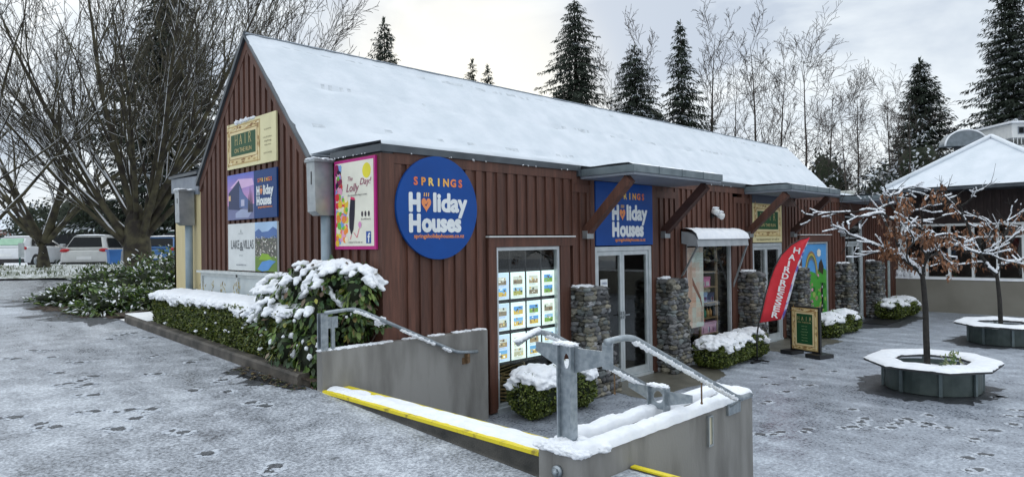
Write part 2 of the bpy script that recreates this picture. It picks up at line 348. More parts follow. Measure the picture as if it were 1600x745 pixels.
# bare, wet patches sheltered by canopies and seats
def patch(name, pts, m, z=.004, jit=.05, sub=26, zf=None):
    mb = MB(); loop = []
    for i in range(len(pts)):
        a = Vector((*pts[i], 0)); b = Vector((*pts[(i+1) % len(pts)], 0))
        for j in range(sub):
            p = a.lerp(b, j/sub); n = Vector((b.y-a.y, a.x-b.x, 0)).normalized()
            q = p+n*jit*(2.4*noise.noise(p*2.3)+1.5*noise.noise(p*9)+.8*noise.noise(p*31)); loop.append((q.x, q.y, (zf(q.x, q.y) if zf else 0)+z))
    mb.poly(loop); return mb.build(name, m, kind='structure')
patch('entrance_slab', [(3.9, -.02), (3.7, -1.05), (6.1, -1.1), (6.55, -.5), (6.5, -.02)], wetcon, jit=.04)
patch('entrance_slab', [(8.9, -.02), (8.9, -.95), (11.2, -1.15), (11.5, -.5), (11.5, -.02)], wetcon, jit=.04)
patch('entrance_slab', [(13.9, -.02), (13.6, -.7), (14.3, -1.35), (17.2, -1.3), (17.8, -.5), (17.8, -.02)], wet, jit=.06)
for cx, cy in ((7.15, -3.75), (13.1, -3.7)):
    pts = [(cx+math.cos(a)*(1.12+.12*math.sin(3*a+cx)), cy+.06+math.sin(a)*(1.0+.08*math.cos(2*a))) for a in [2*PI*i/12 for i in range(12)]]
    patch('wet_paving', pts, wet, jit=.09, sub=14)
patch('wet_paving', [(-.95, .05), (-1.15, .55), (-1.35, 1.1), (-1.1, 1.5), (-.93, 1.6)], wet, zf=GZ, jit=.12)
patch('wet_paving', [(-.95, 6.6), (-1.5, 6.8), (-1.9, 8.2), (-1.8, 9.6), (-1.7, 11.2), (-1.2, 12.6), (-.9, 12)], trod, zf=GZ, jit=.25)
# garden bed between kerb and gable, and under the shrubs
mb = MB(); grid(mb, [-.90, -.5, 0.05], [0, 2, 4, 6, 7.2], lambda x, y: GZ(x, y)+.08); mb.build('garden_bed', soil, kind='structure')
def bedz(x, y): return GZ(x, y)+.02
patch('shrub_bed', [(-.95, 6.9), (-1.25, 7.6), (-1.5, 9), (-1.35, 10.6), (-.7, 12.2), (1, 12.9), (4, 12.9), (4, 6.95)], soil, z=.010, jit=.15, zf=GZ)
mb = MB(); grid(mb, [-.88, -.5, -.1], [5.4, 6, 6.6], lambda x, y: GZ(x, y)+.13); mb.m = 0; mb.build('snow_on_bed', snow, kind='structure')
# road and verge and car park beyond; frame = distance D along the view, u across
def UD(u, D): return CAM.x+S2*(D+u), CAM.y+S2*(D-u)
def strip(name, m, D0, D1, u0, u1, zf, nu=24, nD=6, kind='structure'):
    mb = MB(); mb.smooth = True; vs = []
    for i in range(nD+1):
        for j in range(nu+1):
            D = D0+(D1-D0)*i/nD; u = u0+(u1-u0)*j/nu; x, y = UD(u, D+.25*math.sin(u*.9)*(i in (0,))); vs.append((x, y, zf(D, x, y)))
    mb.add(vs, [(i*(nu+1)+j, i*(nu+1)+j+1, (i+1)*(nu+1)+j+1, (i+1)*(nu+1)+j) for i in range(nD) for j in range(nu)])
    return mb.build(name, m, kind=kind)
strip('road', roadslush, 14.5, 19.6, -32, -6.3, lambda D, x, y: GZ(x, y)+.006)
def vz(D, x, y):
    t = (D-19.5)/5.2; b = min(1.35, GZ(x, y))
    return b + .06 + .22*max(0, math.sin(min(t, 1.6)*PI/2*.9)) + .03*noise.noise(Vector((x, y, 0))*1.3)
strip('grass_verge', vergesnow, 19.4, 26, -32, -3.2, vz, 60, 10)
strip('car_park', carparkslush, 25.6, 90, -70, 0, lambda D, x, y: 1.40, 10, 6)
mb = MB(); random.seed(11)      # grass tufts poking through the snow
for i in range(5200):
    D = 19.6+5.6*random.random(); u = -19+15.5*random.random(); x, y = UD(u, D); z = vz(D, x, y)
    if noise.noise(Vector((x*.9, y*.9, 3))) < -.02: continue
    h = rnd(.04, .13); a = rnd(0, PI); dx, dy = math.cos(a)*.018, math.sin(a)*.018
    mb.col = random.choice([(.05, .09, .02), (.08, .12, .03), (.12, .12, .05), (.75, .78, .8)])
    mb.add([(x-dx, y-dy, z-.02), (x+dx, y+dy, z-.02), (x+rnd(-.05, .05), y+rnd(-.05, .05), z+h)], [(0, 1, 2)])
mb.build('grass', leafm, kind='stuff', label='short green grass showing through thin snow on the verge', cat='grass')
random.seed(5)

# ============================================================ SHOP BUILDING
L = 19.35
shop = thing('shop_building', 'long low shop building with brown board siding and a steep snow covered roof', 'building', (0, 0, 0))
RID = (3.5, 5.40); EV = (1.62, 3.36)
# walls ------------------------------------------------------
mb = MB()
def battens_front(x0, x1, z0, z1, y=0):
    mb.box((x0, y+.0, z0), (x1, y+.12, z1))
    n = max(1, round((x1-x0)/.185)); p = (x1-x0)/n
    for i in range(n): mb.box((x0+p*i+.004, y-.028, z0+.002), (x0+p*i+p*.58, y+.003, z1-.002))
W1 = (1.76, 3.04); D1 = (3.86, 5.42); W2 = (6.56, 8.28); W3 = (11.75, 13.42)
DS = [D1, (9.20, 10.66), (14.62, 16.0)]
TOP = 3.19
battens_front(.14, 1.60, .02, TOP)
battens_front(1.60, 3.34, 2.36, TOP)
battens_front(3.34, 3.86, .02, 3.0)
for k, (a, b) in enumerate([(5.54, 6.40), (10.76, 11.6), (16.1, 18.05)]):
    if k < 2: battens_front(a, a+.66, .02, 3.0)
    else: battens_front(a, b, .02, TOP)
battens_front(6.20, 6.44, .02, TOP); battens_front(6.44, 8.42, 2.46, TOP); battens_front(8.42, 9.1, .02, 3.02)
battens_front(11.42, 11.62, .02, TOP); battens_front(11.62, 13.55, 2.36, TOP); battens_front(13.55, 14.52, .02, TOP); battens_front(18.6, L, .02, TOP)
battens_front(18.05, 18.6, 2.36, TOP)
# gable wall with battens cut to the rake
def rakez(y):
    if y < EV[0]: return 3.24
    if y > 5.40: return 3.24
    t = (y-EV[0])/(RID[0]-EV[0]) if y < RID[0] else (5.40-y)/(5.40-RID[0])
    return EV[1]+(RID[1]-EV[1])*t
mb.prism([(0, 0.0, .3), (0, 5.45, .3), (0, 5.45, 3.30), (0, 5.40, 3.36), (0, RID[0], RID[1]-.03), (0, EV[0], 3.33), (0, 0.0, 3.24)], (.12, 0, 0))
y = .13
while y < 5.38:
    y1 = y+.105
    za, zb = rakez(y)-.16, rakez(y1)-.16
    if y < 1.0: za = zb = 3.12
    if not (5.2 < y): mb.prism([(-.028, y, .6), (-.028, y1, .6), (-.028, y1, zb), (-.028, y, za)], (.031, 0, 0))
    y += .185
# back, end and inner walls
mb.box((.12, 6.55, .0), (L, 6.67, 3.3)); mb.box((L-.12, .12, 0), (L, 6.55, 3.3))
mb.prism([(L-.1, 1.62, 3.3), (L-.1, 5.4, 3.3), (L-.1, RID[0], RID[1]-.05)], (.1, 0, 0))
mb.build('wall', brown, shop)
# interior shell, dark
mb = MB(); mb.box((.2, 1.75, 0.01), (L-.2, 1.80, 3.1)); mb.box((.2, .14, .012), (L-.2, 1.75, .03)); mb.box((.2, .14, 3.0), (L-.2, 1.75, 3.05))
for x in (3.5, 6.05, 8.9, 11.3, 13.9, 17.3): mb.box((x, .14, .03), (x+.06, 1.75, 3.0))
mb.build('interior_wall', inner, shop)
# trims
mb = MB()
mb.box((-.035, -.035, .9), (.14, .14, 3.30))               # corner board
mb.box((.14, -.034, 3.19), (3.34, .0, 3.315)); mb.box((3.34, -.032, 3.0), (3.86, 0, 3.12)); mb.box((3.34, -.036, 3.12), (3.44, 0, 3.315))
mb.box((6.02, -.034, 3.19), (8.86, 0, 3.315)); mb.box((11.42, -.034, 3.19), (14.3, 0, 3.315)); mb.box((16.9, -.034, 3.19), (L, 0, 3.315))
for a, b in ((5.54, 6.2), (8.42, 9.1), (10.76, 11.42)): mb.box((a, -.032, 3.0), (b, 0, 3.12))
mb.box((3.40, -.01, 3.12), (6.2, .1, 3.36)); mb.box((8.8, -.01, 3.12), (11.6, .1, 3.36)); mb.box((14.2, -.01, 2.9), (17.1, .1, 3.36))
mb.box((-.034, .14, 3.14), (0, 1.0, 3.30))
# window 1 surround
mb.box((1.61, -.045, .02), (1.755, .05, 2.20)); mb.box((3.05, -.045, .02), (3.26, .05, 2.20)); mb.box((1.61, -.05, 2.20), (3.34, .05, 2.325))
# window 2, mural and far posts
mb.box((8.29, -.045, .02), (8.43, .05, 2.46)); mb.box((6.42, -.045, .02), (6.55, .05, 2.46)); mb.box((6.42, -.05, 2.20), (8.43, .05, 2.46))
mb.box((13.43, -.045, .02), (13.57, .05, 2.2)); mb.box((11.6, -.045, .02), (11.74, .05, 2.2)); mb.box((11.6, -.05, 2.18), (13.57, .05, 2.34))
mb.box((18.05, -.045, .02), (18.15, .05, 2.2)); mb.box((18.5, -.045, .02), (18.6, .05, 2.2)); mb.box((18.05, -.05, 2.2), (18.6, .05, 2.36))
mb.box((5.43, -.045, .02), (5.545, .05, 3.2)); mb.box((3.76, -.04, .02), (3.86, .05, 3.2)); mb.box((9.09, -.045, .02), (9.19, .05, 3.2)); mb.box((10.67, -.045, .02), (10.76, .05, 3.2))
mb.box((14.51, -.045, .02), (14.61, .05, 3.0)); mb.box((16.01, -.045, .02), (16.11, .05, 3.0))
# barge boards following the rake
for (ya, za), (yb, zb) in (((EV[0]-.0, EV[1]), RID), ((5.40, 3.36), RID)):
    mb.prism([(-.034, ya, za-.17), (-.034, yb, zb-.19), (-.034, yb, zb-.02), (-.034, ya, za-.0)], (.034, 0, 0))
mb.build('trim', brown, shop)
# dark metal cappings
mb = MB()
mb.box((-.06, -.06, 3.317), (3.50, -.02, 3.40)); mb.box((-.06, -.02, 3.317), (-.02, 1.05, 3.40)); mb.box((3.46, -.064, 3.24), (3.512, -.01, 3.40)); mb.build('flashing', flash, shop)
for a, b in ((6.06, 8.87), (11.5, 14.3), (17.1, L+.05)): mb = MB(); mb.box((a, -.06, 3.317), (b, -.02, 3.40)); mb.build('flashing', flash, shop)
mb = MB()
for (ya, za), (yb, zb), w_ in (((EV[0]-.03, EV[1]+.0), RID, .035), ((5.47, 3.29), RID, .09)):
    mb.prism([(-.075, ya, za), (-.075, yb, zb), (-.075, yb, zb+w_), (-.075, ya, za+w_)], (.08, 0, 0))
mb.build('barge_flashing', flash, shop)
for a, b, z in ((1.60, 3.36, 2.328), (11.6, 13.6, 2.342), (18.0, 18.65, 2.362)): mb = MB(); mb.box((a, -.075, z), (b, 0, z+.017)); mb.build('head_flashing', white, shop)
# rear lean-to end
mb = MB(); mb.box((0.0, 5.45, .6), (.3, 6.74, 3.28)); mb.box((.0, 6.66, .6), (L, 6.74, 3.28)); mb.build('rear_wall', cream, shop)
mb = MB(); mb.prism([(-.03, 5.47, 3.15), (-.03, 6.78, 3.24), (-.03, 6.78, 3.50), (-.03, 5.47, 3.47)], (.33, 0, 0)); mb.build('rear_fascia', grayclad, shop)
mb = MB(); mb.box((-.06, 5.47, 3.50), (.3, 6.84, 3.55)); mb.build('rear_coping', flash, shop)
# roof: deck and snow
mb = MB()
mb.box((.0, -.02, 3.25), (L, 1.62, 3.33)); mb.box((0.0, 5.4, 3.30), (L, 6.7, 3.38))
mb.prism([(-.02, EV[0], EV[1]-.06), (-.02, RID[0], RID[1]-.06), (-.02, RID[0], RID[1]), (-.02, EV[0], EV[1])], (L+.1, 0, 0))
mb.prism([(-.02, 5.42, EV[1]-.06), (-.02, 5.42, EV[1]), (-.02, RID[0], RID[1]), (-.02, RID[0], RID[1]-.06)], (L+.1, 0, 0))
roof = mb.build('roof', flash, shop)
mb = MB(); mb.smooth = True
NX, NV = 300, 44; vs = []
for i in range(NX+1):
    x = -.055+(L+.15)*i/NX
    for j in range(NV+1):
        v = j/NV; y = EV[0]-.12+(RID[0]-EV[0]+.12)*v; z = EV[1]-.13+(RID[1]-EV[1]+.13)*v
        th = .055+.014*noise.noise(Vector((x*1.3, v*4, 0)))+.01*noise.noise(Vector((x*6, v*16, 5)))
        for vv in (.30, .62):   # rows of little dips where the roofing laps
            th -= .045*math.exp(-((v-vv-.012*math.sin(x*1.1)-.004*x/5)/.016)**2)*max(0, .35+1.3*noise.noise(Vector((x*2.6, vv*9, 2))))
        th += .012*math.exp(-((v-.93)/.012)**2) - .02*math.exp(-((v-.955)/.012)**2)*(.6+noise.noise(Vector((x*1.5, 7, 0))))
        if j == NV: th -= .0
        ed = min(1, (x+.055)/.05, (L+.095-x)/.05); th *= .35+.65*max(0, ed)
        vs.append((x, y-th*.7, z+th*.72))
fs = [(i*(NV+1)+j, (i+1)*(NV+1)+j, (i+1)*(NV+1)+j+1, i*(NV+1)+j+1) for i in range(NX) for j in range(NV)]
mb.add(vs, fs)
for i in range(NX):
    for j in range(NV):
        x = L*i/NX
        for vv, th_ in ((.31, .12), (.63, .16), (.93, .0)):
            if abs((j+.5)/NV-vv-.010*math.sin(x*1.1)) < .5/NV and noise.noise(Vector((x*2.3, vv*9, 2))) > th_ and noise.noise(Vector((x*9, vv*5, 4))) > -.1: mb.mi[i*NV+j] = 1
# far slope and flat strips
grid(mb, [-.055+(L+.15)*i/60 for i in range(61)], [RID[0]-.055, RID[0]+.02, 4.4, 5.45], lambda x, y: RID[1]+.06-max(0, y-RID[0])*1.09)
grid(mb, [-.03+(L+.03)*i/120 for i in range(121)], [-.035, -.02, .15, .8, 1.62], lambda x, y: 3.405+(.0 if y < -.03 else .045+.02*noise.noise(Vector((x*2, y*2, 0)))))
grid(mb, [-.02, 5, L], [5.45, 6.6, 6.8], lambda x, y: 3.58)
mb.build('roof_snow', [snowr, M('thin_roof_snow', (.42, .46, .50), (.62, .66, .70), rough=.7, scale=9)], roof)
# rainwater heads and downpipes
for (y0, z0, z1, top) in ((1.0, 2.62, 3.28, 1), (5.62, 2.62, 3.20, 1)):
    mb = MB(); mb.prism([(-.29, y0, z0+.05), (-.29, y0+.02, z1), (-.04, y0+.02, z1), (-.04, y0, z0), (-.22, y0, z0)], (0, .2, 0)); mb.box((-.31, y0-.015, z1), (-.03, y0+.235, z1+.03))
    h = mb.build('rainwater_head', galvd, shop)
    mb = MB(); mb.box((-.294, y0+.09, z0+.38), (-.289, y0+.11, z1-.12)); mb.build('overflow_slot', black, h)
    mb = MB(); mb.smooth = True
    for k in range(5): mb.blob((-.28+.055*k, y0+.09, z1+.035), .06, (1, 1.9, .3), .3, k)
    mb.build('snow', snow, h)
    mb = MB(); mb.smooth = True; mb.tube([(-.11, y0+.08, .8), (-.11, y0+.08, z0+.05)], .062, 14); mb.smooth = False
    mb.box((-.18, y0, 1.5), (-.03, y0+.16, 1.53)); mb.build('downpipe', pipe, shop)
# canopies and braces
for k, (x0, x1) in enumerate(((3.52, 6.08), (8.88, 11.5), (14.25, 17.1))):
    mb = MB(); mb.box((x0, -1.02, 3.24), (x1, -.06, 3.345)); mb.box((x0+.0, -.06, 3.24), (x1, .02, 3.345))
    for i in range(1, 4): mb.box((x0+i*(x1-x0)/4-.004, -1.026, 3.236), (x0+i*(x1-x0)/4+.004, -1.0, 3.349))
    mb.m = 1; mb.box((x0+.02, -1.0, 3.20), (x1-.02, -.03, 3.238))
    ob = mb.build('canopy', [cansteel, grayclad], shop)
    mb = MB(); mb.smooth = True
    grid(mb, [x0+.03+(x1-x0-.06)*i/24 for i in range(25)], [-.99, -.9, -.6, -.3, 0.02], lambda x, y: 3.347+(.0 if y < -.95 else .03+.012*noise.noise(Vector((x*4, y*4, 1)))))
    mb.build('snow', snow, ob)
    for bx in ((x0+.13, x1-.28) if k < 2 else (x0+.13,)):
        mb = MB(); mb.beam((bx, -.01, 2.36), (bx, -.86, 3.16), .13, .13); br = mb.build('brace', browndk if bx > x0+1 else brown, shop)
        mb = MB(); mb.box((bx-.08, -.12, 2.30), (bx+.08, -.03, 2.42)); mb.build('bracket', galvd, br)
# doors
def frame_rect(mb, x0, x1, z0, z1, w_, y0, y1):
    mb.box((x0, y0, z0), (x0+w_, y1, z1)); mb.box((x1-w_, y0, z0), (x1, y1, z1)); mb.box((x0+w_, y0, z1-w_), (x1-w_, y1, z1)); mb.box((x0+w_, y0, z0), (x1-w_, y1, z0+w_))
for k, (x0, x1) in enumerate(DS):
    zt = 2.17
    mb = MB(); mb.box((x0, -.03, .02), (x0+.06, .07, zt)); mb.box((x1-.07, -.03, .02), (x1, .07, zt)); mb.box((x0+.06, -.03, zt-.07), (x1-.07, .07, zt)); mb.box((x0+.0, -.05, .006), (x1, .1, .045))
    mb.build('door_frame', alum, shop)
    xm = (x0+x1)/2-.03 if k else 4.60
    for side, (a, b) in enumerate(((x0+.065, xm-.003), (xm+.003, x1-.075))):
        mb = MB(); mb.box((a, -.01, .05), (a+.055, .035, zt-.075)); mb.box((b-.055, -.01, .05), (b, .035, zt-.075))
        mb.box((a+.055, -.01, zt-.14), (b-.055, .035, zt-.075)); mb.box((a+.055, -.01, .05), (b-.055, .035, .17)); dr = mb.build('door', alum, shop)
        mb = MB(); mb.box((a+.055, .008, .17), (b-.055, .014, zt-.14)); mb.build('pane', glass, dr)
        mb = MB(); hx = b-.028 if side == 0 else a+.028; sg = -1 if side == 0 else 1
        mb.box((hx-.02, -.025, 1.0), (hx+.02, -.01, 1.12)); mb.beam((hx, -.045, 1.06), (hx+sg*.11, -.045, 1.06), .016, .02); mb.beam((hx, -.01, 1.06), (hx, -.05, 1.06), .02, .02)
        mb.build('handle', galvd, dr)
# window frames with panes
def window(x0, x1, z0, z1, m=alum, mull=()):
    mb = MB(); frame_rect(mb, x0, x1, z0, z1, .045, -.02, .05)
    for q in mull: mb.box((q-.02, -.015, z0+.045), (q+.02, .045, z1-.045))
    f = mb.build('window', m, shop)
    mb = MB(); mb.box((x0+.045, .012, z0+.045), (x1-.045, .018, z1-.045)); mb.build('pane', glass, f)
    return f
window(1.76, 3.045, .06, 2.195); window(6.56, 8.285, .10, 2.195); window(11.75, 13.425, .14, 2.175); window(18.16, 18.49, .1, 2.195)
window(14.62, 16.0, 2.24, 2.85)
mb = MB(); mb.box((1.74, -.06, .0), (3.06, .05, .06)); mb.build('window_sill', alum, shop)
# river-stone pillars
def pillar(x0, wd, proj, H, flare, seed):
    random.seed(seed); mb = MB(); mb.smooth = True
    core = MB(); core.box((x0+.06, -proj+.06, 0), (x0+wd-.06, -.03, H-.05))
    z = 0.0
    while z < H-.05:
        h = rnd(.050, .095); 
        if z+h > H: h = H-z
        f = 1+flare*max(0, 1-z/.9)
        xa, xb = x0-.0-(wd*.05)*(f-1), x0+wd+(f-1)*wd*.9; pr_ = proj+(f-1)*.25
        for face in range(3):
            if face == 0: ln = pr_; 
            elif face == 1: ln = xb-xa
            else: ln = pr_
            t = rnd(-.06, .0)
            while t < ln-.02:
                q = min(rnd(.07, .21), max(.08, ln-t+.03)); c = t+q/2; dpt = rnd(.05, .075)
                if face == 0: p = (xa+.035, -c, z+h/2); sq = (dpt, q*.56, h*.60)
                elif face == 1: p = (xa+c, -pr_+.03, z+h/2); sq = (q*.56, dpt, h*.60)
                else: p = (xb-.035, -c, z+h/2); sq = (dpt, q*.56, h*.60)
                g = rnd(.07, .33)*rnd(.5, 1.0); tint = random.choice([(1, 1.0, 1.02), (1.0, 1.02, 1.06), (1.1, 1.05, .86), (.9, 1, 1.0), (1.12, 1.03, .8), (1, 1, 1)])
                mb.col = (g*tint[0], g*tint[1], g*tint[2])
                p = (p[0]+rnd(-.012, .012), p[1]+rnd(-.012, .012), p[2]+rnd(-.008, .008))
                mb.blob(p, 1, sq, .22, random.random()*50, Matrix.Rotation(rnd(-.14, .14), 3, 'X' if face != 1 else 'Y'))
                t += q
        z += h*.93
    for i in range(9):
        g = rnd(.1, .2); mb.col = (g, g, g*1.03); mb.blob((x0+wd*rnd(.12, .88), -proj*rnd(.12, .88), H-.04), 1, (.1, .09, .04), .15, i)
    n0 = len(core.f); pl = mb
    cb = len(pl.v); pl.v += core.v; pl.f += [tuple(i+cb for i in f) for f in core.f]; pl.mi += [0]*n0; pl.c += [(.03, .03, .028)]*n0; pl.sm += [False]*n0
    o = pl.build('stone_pillar', stonem, shop)
    sn = MB(); sn.smooth = True
    for i in range(7 if seed in (1, 3, 5) else 3): sn.blob((x0+.06+rnd(0, wd*.55), -proj*rnd(.1, .6), H+.008), 1, (.09, .08, .028), .3, i+seed)
    sn.build('snow', snow, o)
pillar(3.29, .46, .35, 1.58, .42, 1); pillar(5.55, .47, .35, 1.60, .12, 2); pillar(8.60, .46, .35, 1.60, .12, 3)
pillar(10.9, .46, .35, 1.60, .12, 4); pillar(13.95, .46, .35, 1.60, .12, 5); pillar(16.25, .5, .35, 1.60, .12, 6)
random.seed(21)

# frozen drips and litter
mb = MB(); mb.smooth = True; random.seed(19)
for i in range(26):
    x = rnd(.0, 3.45) if i % 2 else rnd(6.1, 8.8); h_ = rnd(.003, .014); mb.blob((x, -.061, 3.320+rnd(-.006, .004)), 1, (rnd(.004, .012), .005, h_), .3, i)
for i in range(10): mb.blob((-.061, rnd(0, 1.0), 3.32), 1, (.005, rnd(.004, .012), rnd(.003, .012)), .3, i)
mb.build('frost', snow, roof)
mb = MB()
for i in range(420):
    if i < 150: x, y = -.93-abs(random.gauss(0, .16)), rnd(.05, 1.5)
    else: x, y = -1.35+random.gauss(0, .22), rnd(7.2, 12)
    g = rnd(.5, 1.2); mb.col = random.choice([(.13*g, .08*g, .04*g), (.07*g, .045*g, .025*g), (.20*g, .16*g, .07*g), (.06*g, .08*g, .03*g)]); a = rnd(0, 6.28); l_ = rnd(.02, .045); c_, s_ = math.cos(a)*l_, math.sin(a)*l_; z = GZ(x, y)+.012
    mb.add([(x-c_, y-s_, z), (x+s_*.4, y-c_*.4, z+.006), (x+c_, y+s_, z+.004), (x-s_*.4, y+c_*.4, z+.008)], [(0, 1, 2, 3)])
mb.build('leaf_litter', leafm, kind='stuff', label='fallen brown leaves lying along the kerb and the island bed', cat='fallen leaves')
# ============================================================ SIGNS
BL = sr(8, 72, 150); WH = (.80, .84, .86); OR = sr(240, 150, 90); YL = sr(240, 205, 110)
ORS = [sr(232, 120, 80), sr(240, 160, 80), sr(245, 205, 110), sr(245, 205, 110), sr(240, 180, 90), sr(240, 140, 80), sr(232, 120, 80)]
def holiday(mb, u, v, s, Mx):
    """the stacked shop name, centred on u, s = width of the word Holiday"""
    mb.M = Mx
    for i, c in enumerate('SPRINGS'):
        mb.col = ORS[i]; text(mb, c, u+(i-3)*s*.128, v+s*.285, h=s*.105, off=.01, bold=s*.005)
    mb.col = WH
    text(mb, 'H', u-s*.405, v-s*.055, h=s*.235, w=s*.165, off=.02, bold=s*.014)
    text(mb, 'liday', u+s*.205, v-s*.055, h=s*.25, w=s*.585, off=.01, bold=s*.012)
    text(mb, 'H', u-s*.405, v-s*.325, h=s*.225, w=s*.165, off=.02, bold=s*.014)
    text(mb, 'ouses', u+s*.05, v-s*.325, h=s*.245, w=s*.66, off=.01, bold=s*.014)
    mb.col = sr(238, 150, 96); hx, hy, r = u-s*.215, v+s*.035, s*.085
    pts = []
    for i in range(24):
        a = 2*PI*i/24; pts.append((hx+r*.95*math.sin(a)**3*1.0, hy+r*1.15*(13*math.cos(a)-5*math.cos(2*a)-2*math.cos(3*a)-math.cos(4*a))/15, .0045))
    mb.poly(pts[::-1])
    for dx in (-.035, .0, .035): mb.col = sr(244, 190, 110); mb.add([(hx+s*(dx-.008), hy+s*.10, .0045), (hx+s*(dx+.008), hy+s*.10, .0045), (hx+s*(dx+.014), hy+s*.15, .0045), (hx+s*(dx-.002), hy+s*.15, .0045)], [(0, 1, 2, 3)])
    mb.col = sr(20, 50, 110); mb.add([(hx-s*.028, hy+.0, .0055), (hx-s*.006, hy-s*.035, .0055), (hx+s*.035, hy+s*.035, .0055), (hx-s*.004, hy-s*.008, .0055)], [(0, 1, 2, 3)])
    mb.col = OR; text(mb, 'springsholidayhouses.co.nz', u+s*.01, v-s*.415, h=s*.055, w=s*.86, off=.008, bold=s*.0012)
# round sign on the facade
sg = thing('round_sign', 'large round blue shop sign with white lettering on the brown facade near the corner', 'sign', (.765, -.05, 2.69))
mb = MB(); K = 72; c = Vector((.765, 0, 2.69)); r = .625
mb.prism([(c.x+r*math.cos(2*PI*i/K), -.036, c.z+r*math.sin(2*PI*i/K)) for i in range(K)], (0, -.035, 0)); mb.col = BL; mb.c = [BL]*len(mb.c); mb.build('board', printm, sg)
mb = MB(); holiday(mb, 0, 0, .90, facade(.765, 2.70, -.071)); mb.build('lettering', printm, sg)
# rectangular sign over the first door
sg = thing('shop_sign', 'square blue shop sign above the first glass door, crossed by a brace', 'sign', (4.72, -.05, 2.19))
mb = MB(); mb.col = BL; mb.box((3.88, -.05, 2.19), (5.44, -.012, 3.19)); mb.build('board', printm, sg)
mb = MB(); holiday(mb, 0, 0, .98, facade(4.78, 2.66, -.051)); mb.build('lettering', printm, sg)
def ornate(mb, u0, v0, u1, v1, t):
    """painted gilt frame printed on a board"""
    base = sr(226, 205, 150)
    rect(mb, u0, v0, u1, v1, .001, sr(198, 170, 112)); rect(mb, u0+t*.16, v0+t*.16, u1-t*.16, v1-t*.16, .002, base)
    rect(mb, u0+t*.62, v0+t*.62, u1-t*.62, v1-t*.62, .003, sr(168, 135, 84)); rect(mb, u0+t*.72, v0+t*.72, u1-t*.72, v1-t*.72, .004, sr(232, 214, 165))
    st = random.getstate(); random.seed(4)
    for i in range(70):
        side = random.randrange(4); s = random.random(); o = rnd(.2, .6)*t
        if side == 0: p = (u0+(u1-u0)*s, v0+o)
        elif side == 1: p = (u0+(u1-u0)*s, v1-o)
        elif side == 2: p = (u0+o, v0+(v1-v0)*s)
        else: p = (u1-o, v0+(v1-v0)*s)
        mb.col = random.choice([sr(150, 112, 66), sr(186, 150, 96), sr(240, 226, 186)]); a, b = (rnd(.2, .5)*t, rnd(.06, .14)*t)
        if side > 1: a, b = b, a
        mb.add([(p[0]-a, p[1]-b*.4, .0032+i*.00001), (p[0]+a*.3, p[1]-b, .0032+i*.00001), (p[0]+a, p[1]+b*.4, .0032+i*.00001), (p[0]-a*.3, p[1]+b, .0032+i*.00001)], [(0, 1, 2, 3)])
    random.setstate(st)
    rect(mb, u0+t, v0+t, u1-t, v1-t, .005, sr(30, 82, 48))
GOLD = sr(222, 200, 140)
def serif(mb, s, u, v, h, gap, n=.0065):
    """thin tall capitals with foot and head strokes"""
    t = h*.075; x = u-(len(s)-1)*gap/2; mb.col = GOLD
    def bar(a, b, w_=t):
        a = Vector((a[0], a[1], 0)); b = Vector((b[0], b[1], 0)); d = (b-a).normalized(); q = Vector((-d.y, d.x, 0))*w_/2
        mb.add([(p.x, p.y, n) for p in (a-q, b-q, b+q, a+q)], [(0, 1, 2, 3)])
    for c in s:
        k = h*.27
        def ft(px, py): bar((px-t*1.3, py), (px+t*1.3, py), t*.6)
        if c == 'H':
            for sx in (-k, k): bar((x+sx, v), (x+sx, v+h)); ft(x+sx, v); ft(x+sx, v+h)
            bar((x-k, v+h*.5), (x+k, v+h*.5), t*.7)
        if c == 'A': bar((x-k, v), (x, v+h)); bar((x+k, v), (x, v+h), t*1.4); bar((x-k*.6, v+h*.35), (x+k*.6, v+h*.35), t*.7); ft(x-k, v); ft(x+k, v)
        if c == 'I': bar((x, v), (x, v+h), t*1.3); ft(x, v); ft(x, v+h)
        if c == 'R':
            bar((x-k*.8, v), (x-k*.8, v+h), t*1.3); ft(x-k*.8, v); pts = [(x-k*.8, v+h), (x+k*.4, v+h*.95), (x+k*.7, v+h*.75), (x+k*.4, v+h*.55), (x-k*.8, v+h*.5)]
            for a, b in zip(pts, pts[1:]): bar(a, b)
            bar((x-k*.1, v+h*.5), (x+k, v)); ft(x+k, v)
        x += gap
# gable signs: u runs to the right as seen from the car park
GY = 4.185
sg = thing('hair_sign', 'cream board with gilt frame reading HAIR ON THE RUN, topmost on the gable', 'sign', (-.05, 3.34, 3.45))
mb = MB(); mb.col = sr(232, 224, 178); mb.box((-.055, 2.51, 3.45), (-.030, GY, 4.15)); mb.M = gable(GY, 3.45, -.0555)
ornate(mb, .02, .05, 1.17, .66, .14); mb.build('board', printm, sg)
mb = MB(); mb.M = gable(GY, 3.45, -.0555); serif(mb, 'HAIR', .595, .36, .145, .16); mb.col = GOLD; text(mb, 'ON THE RUN', .595, .235, h=.07, w=.60, n=.006)
mb.col = sr(120, 110, 80)
for i, (vv, ww) in enumerate(((.47, .22), (.355, .28), (.30, .22), (.245, .20), (.13, .26))): text(mb, ['by appointment', 'cuts & colour', 'styling', 'ladies mens', 'call in today'][i], 1.42, vv, h=.026, w=ww, n=.0015)
mb.build('lettering', printm, sg)
mb = MB(); mb.smooth = True
for i in range(11): mb.blob((-.05, GY-.35-.06*i, 4.15+.0), 1, (.03, .05, .018+.02*random.random()*(1 if i < 7 else .4)), .3, i)
mb.build('snow', snow, sg)
sg = thing('holiday_sign', 'blue sign with a photo of a dark house at dusk, middle of the gable', 'sign', (-.05, 3.34, 2.66))
mb = MB(); mb.col = sr(16, 62, 122); mb.box((-.055, 2.51, 2.66), (-.030, GY, 3.36)); mb.build('board', printm, sg)
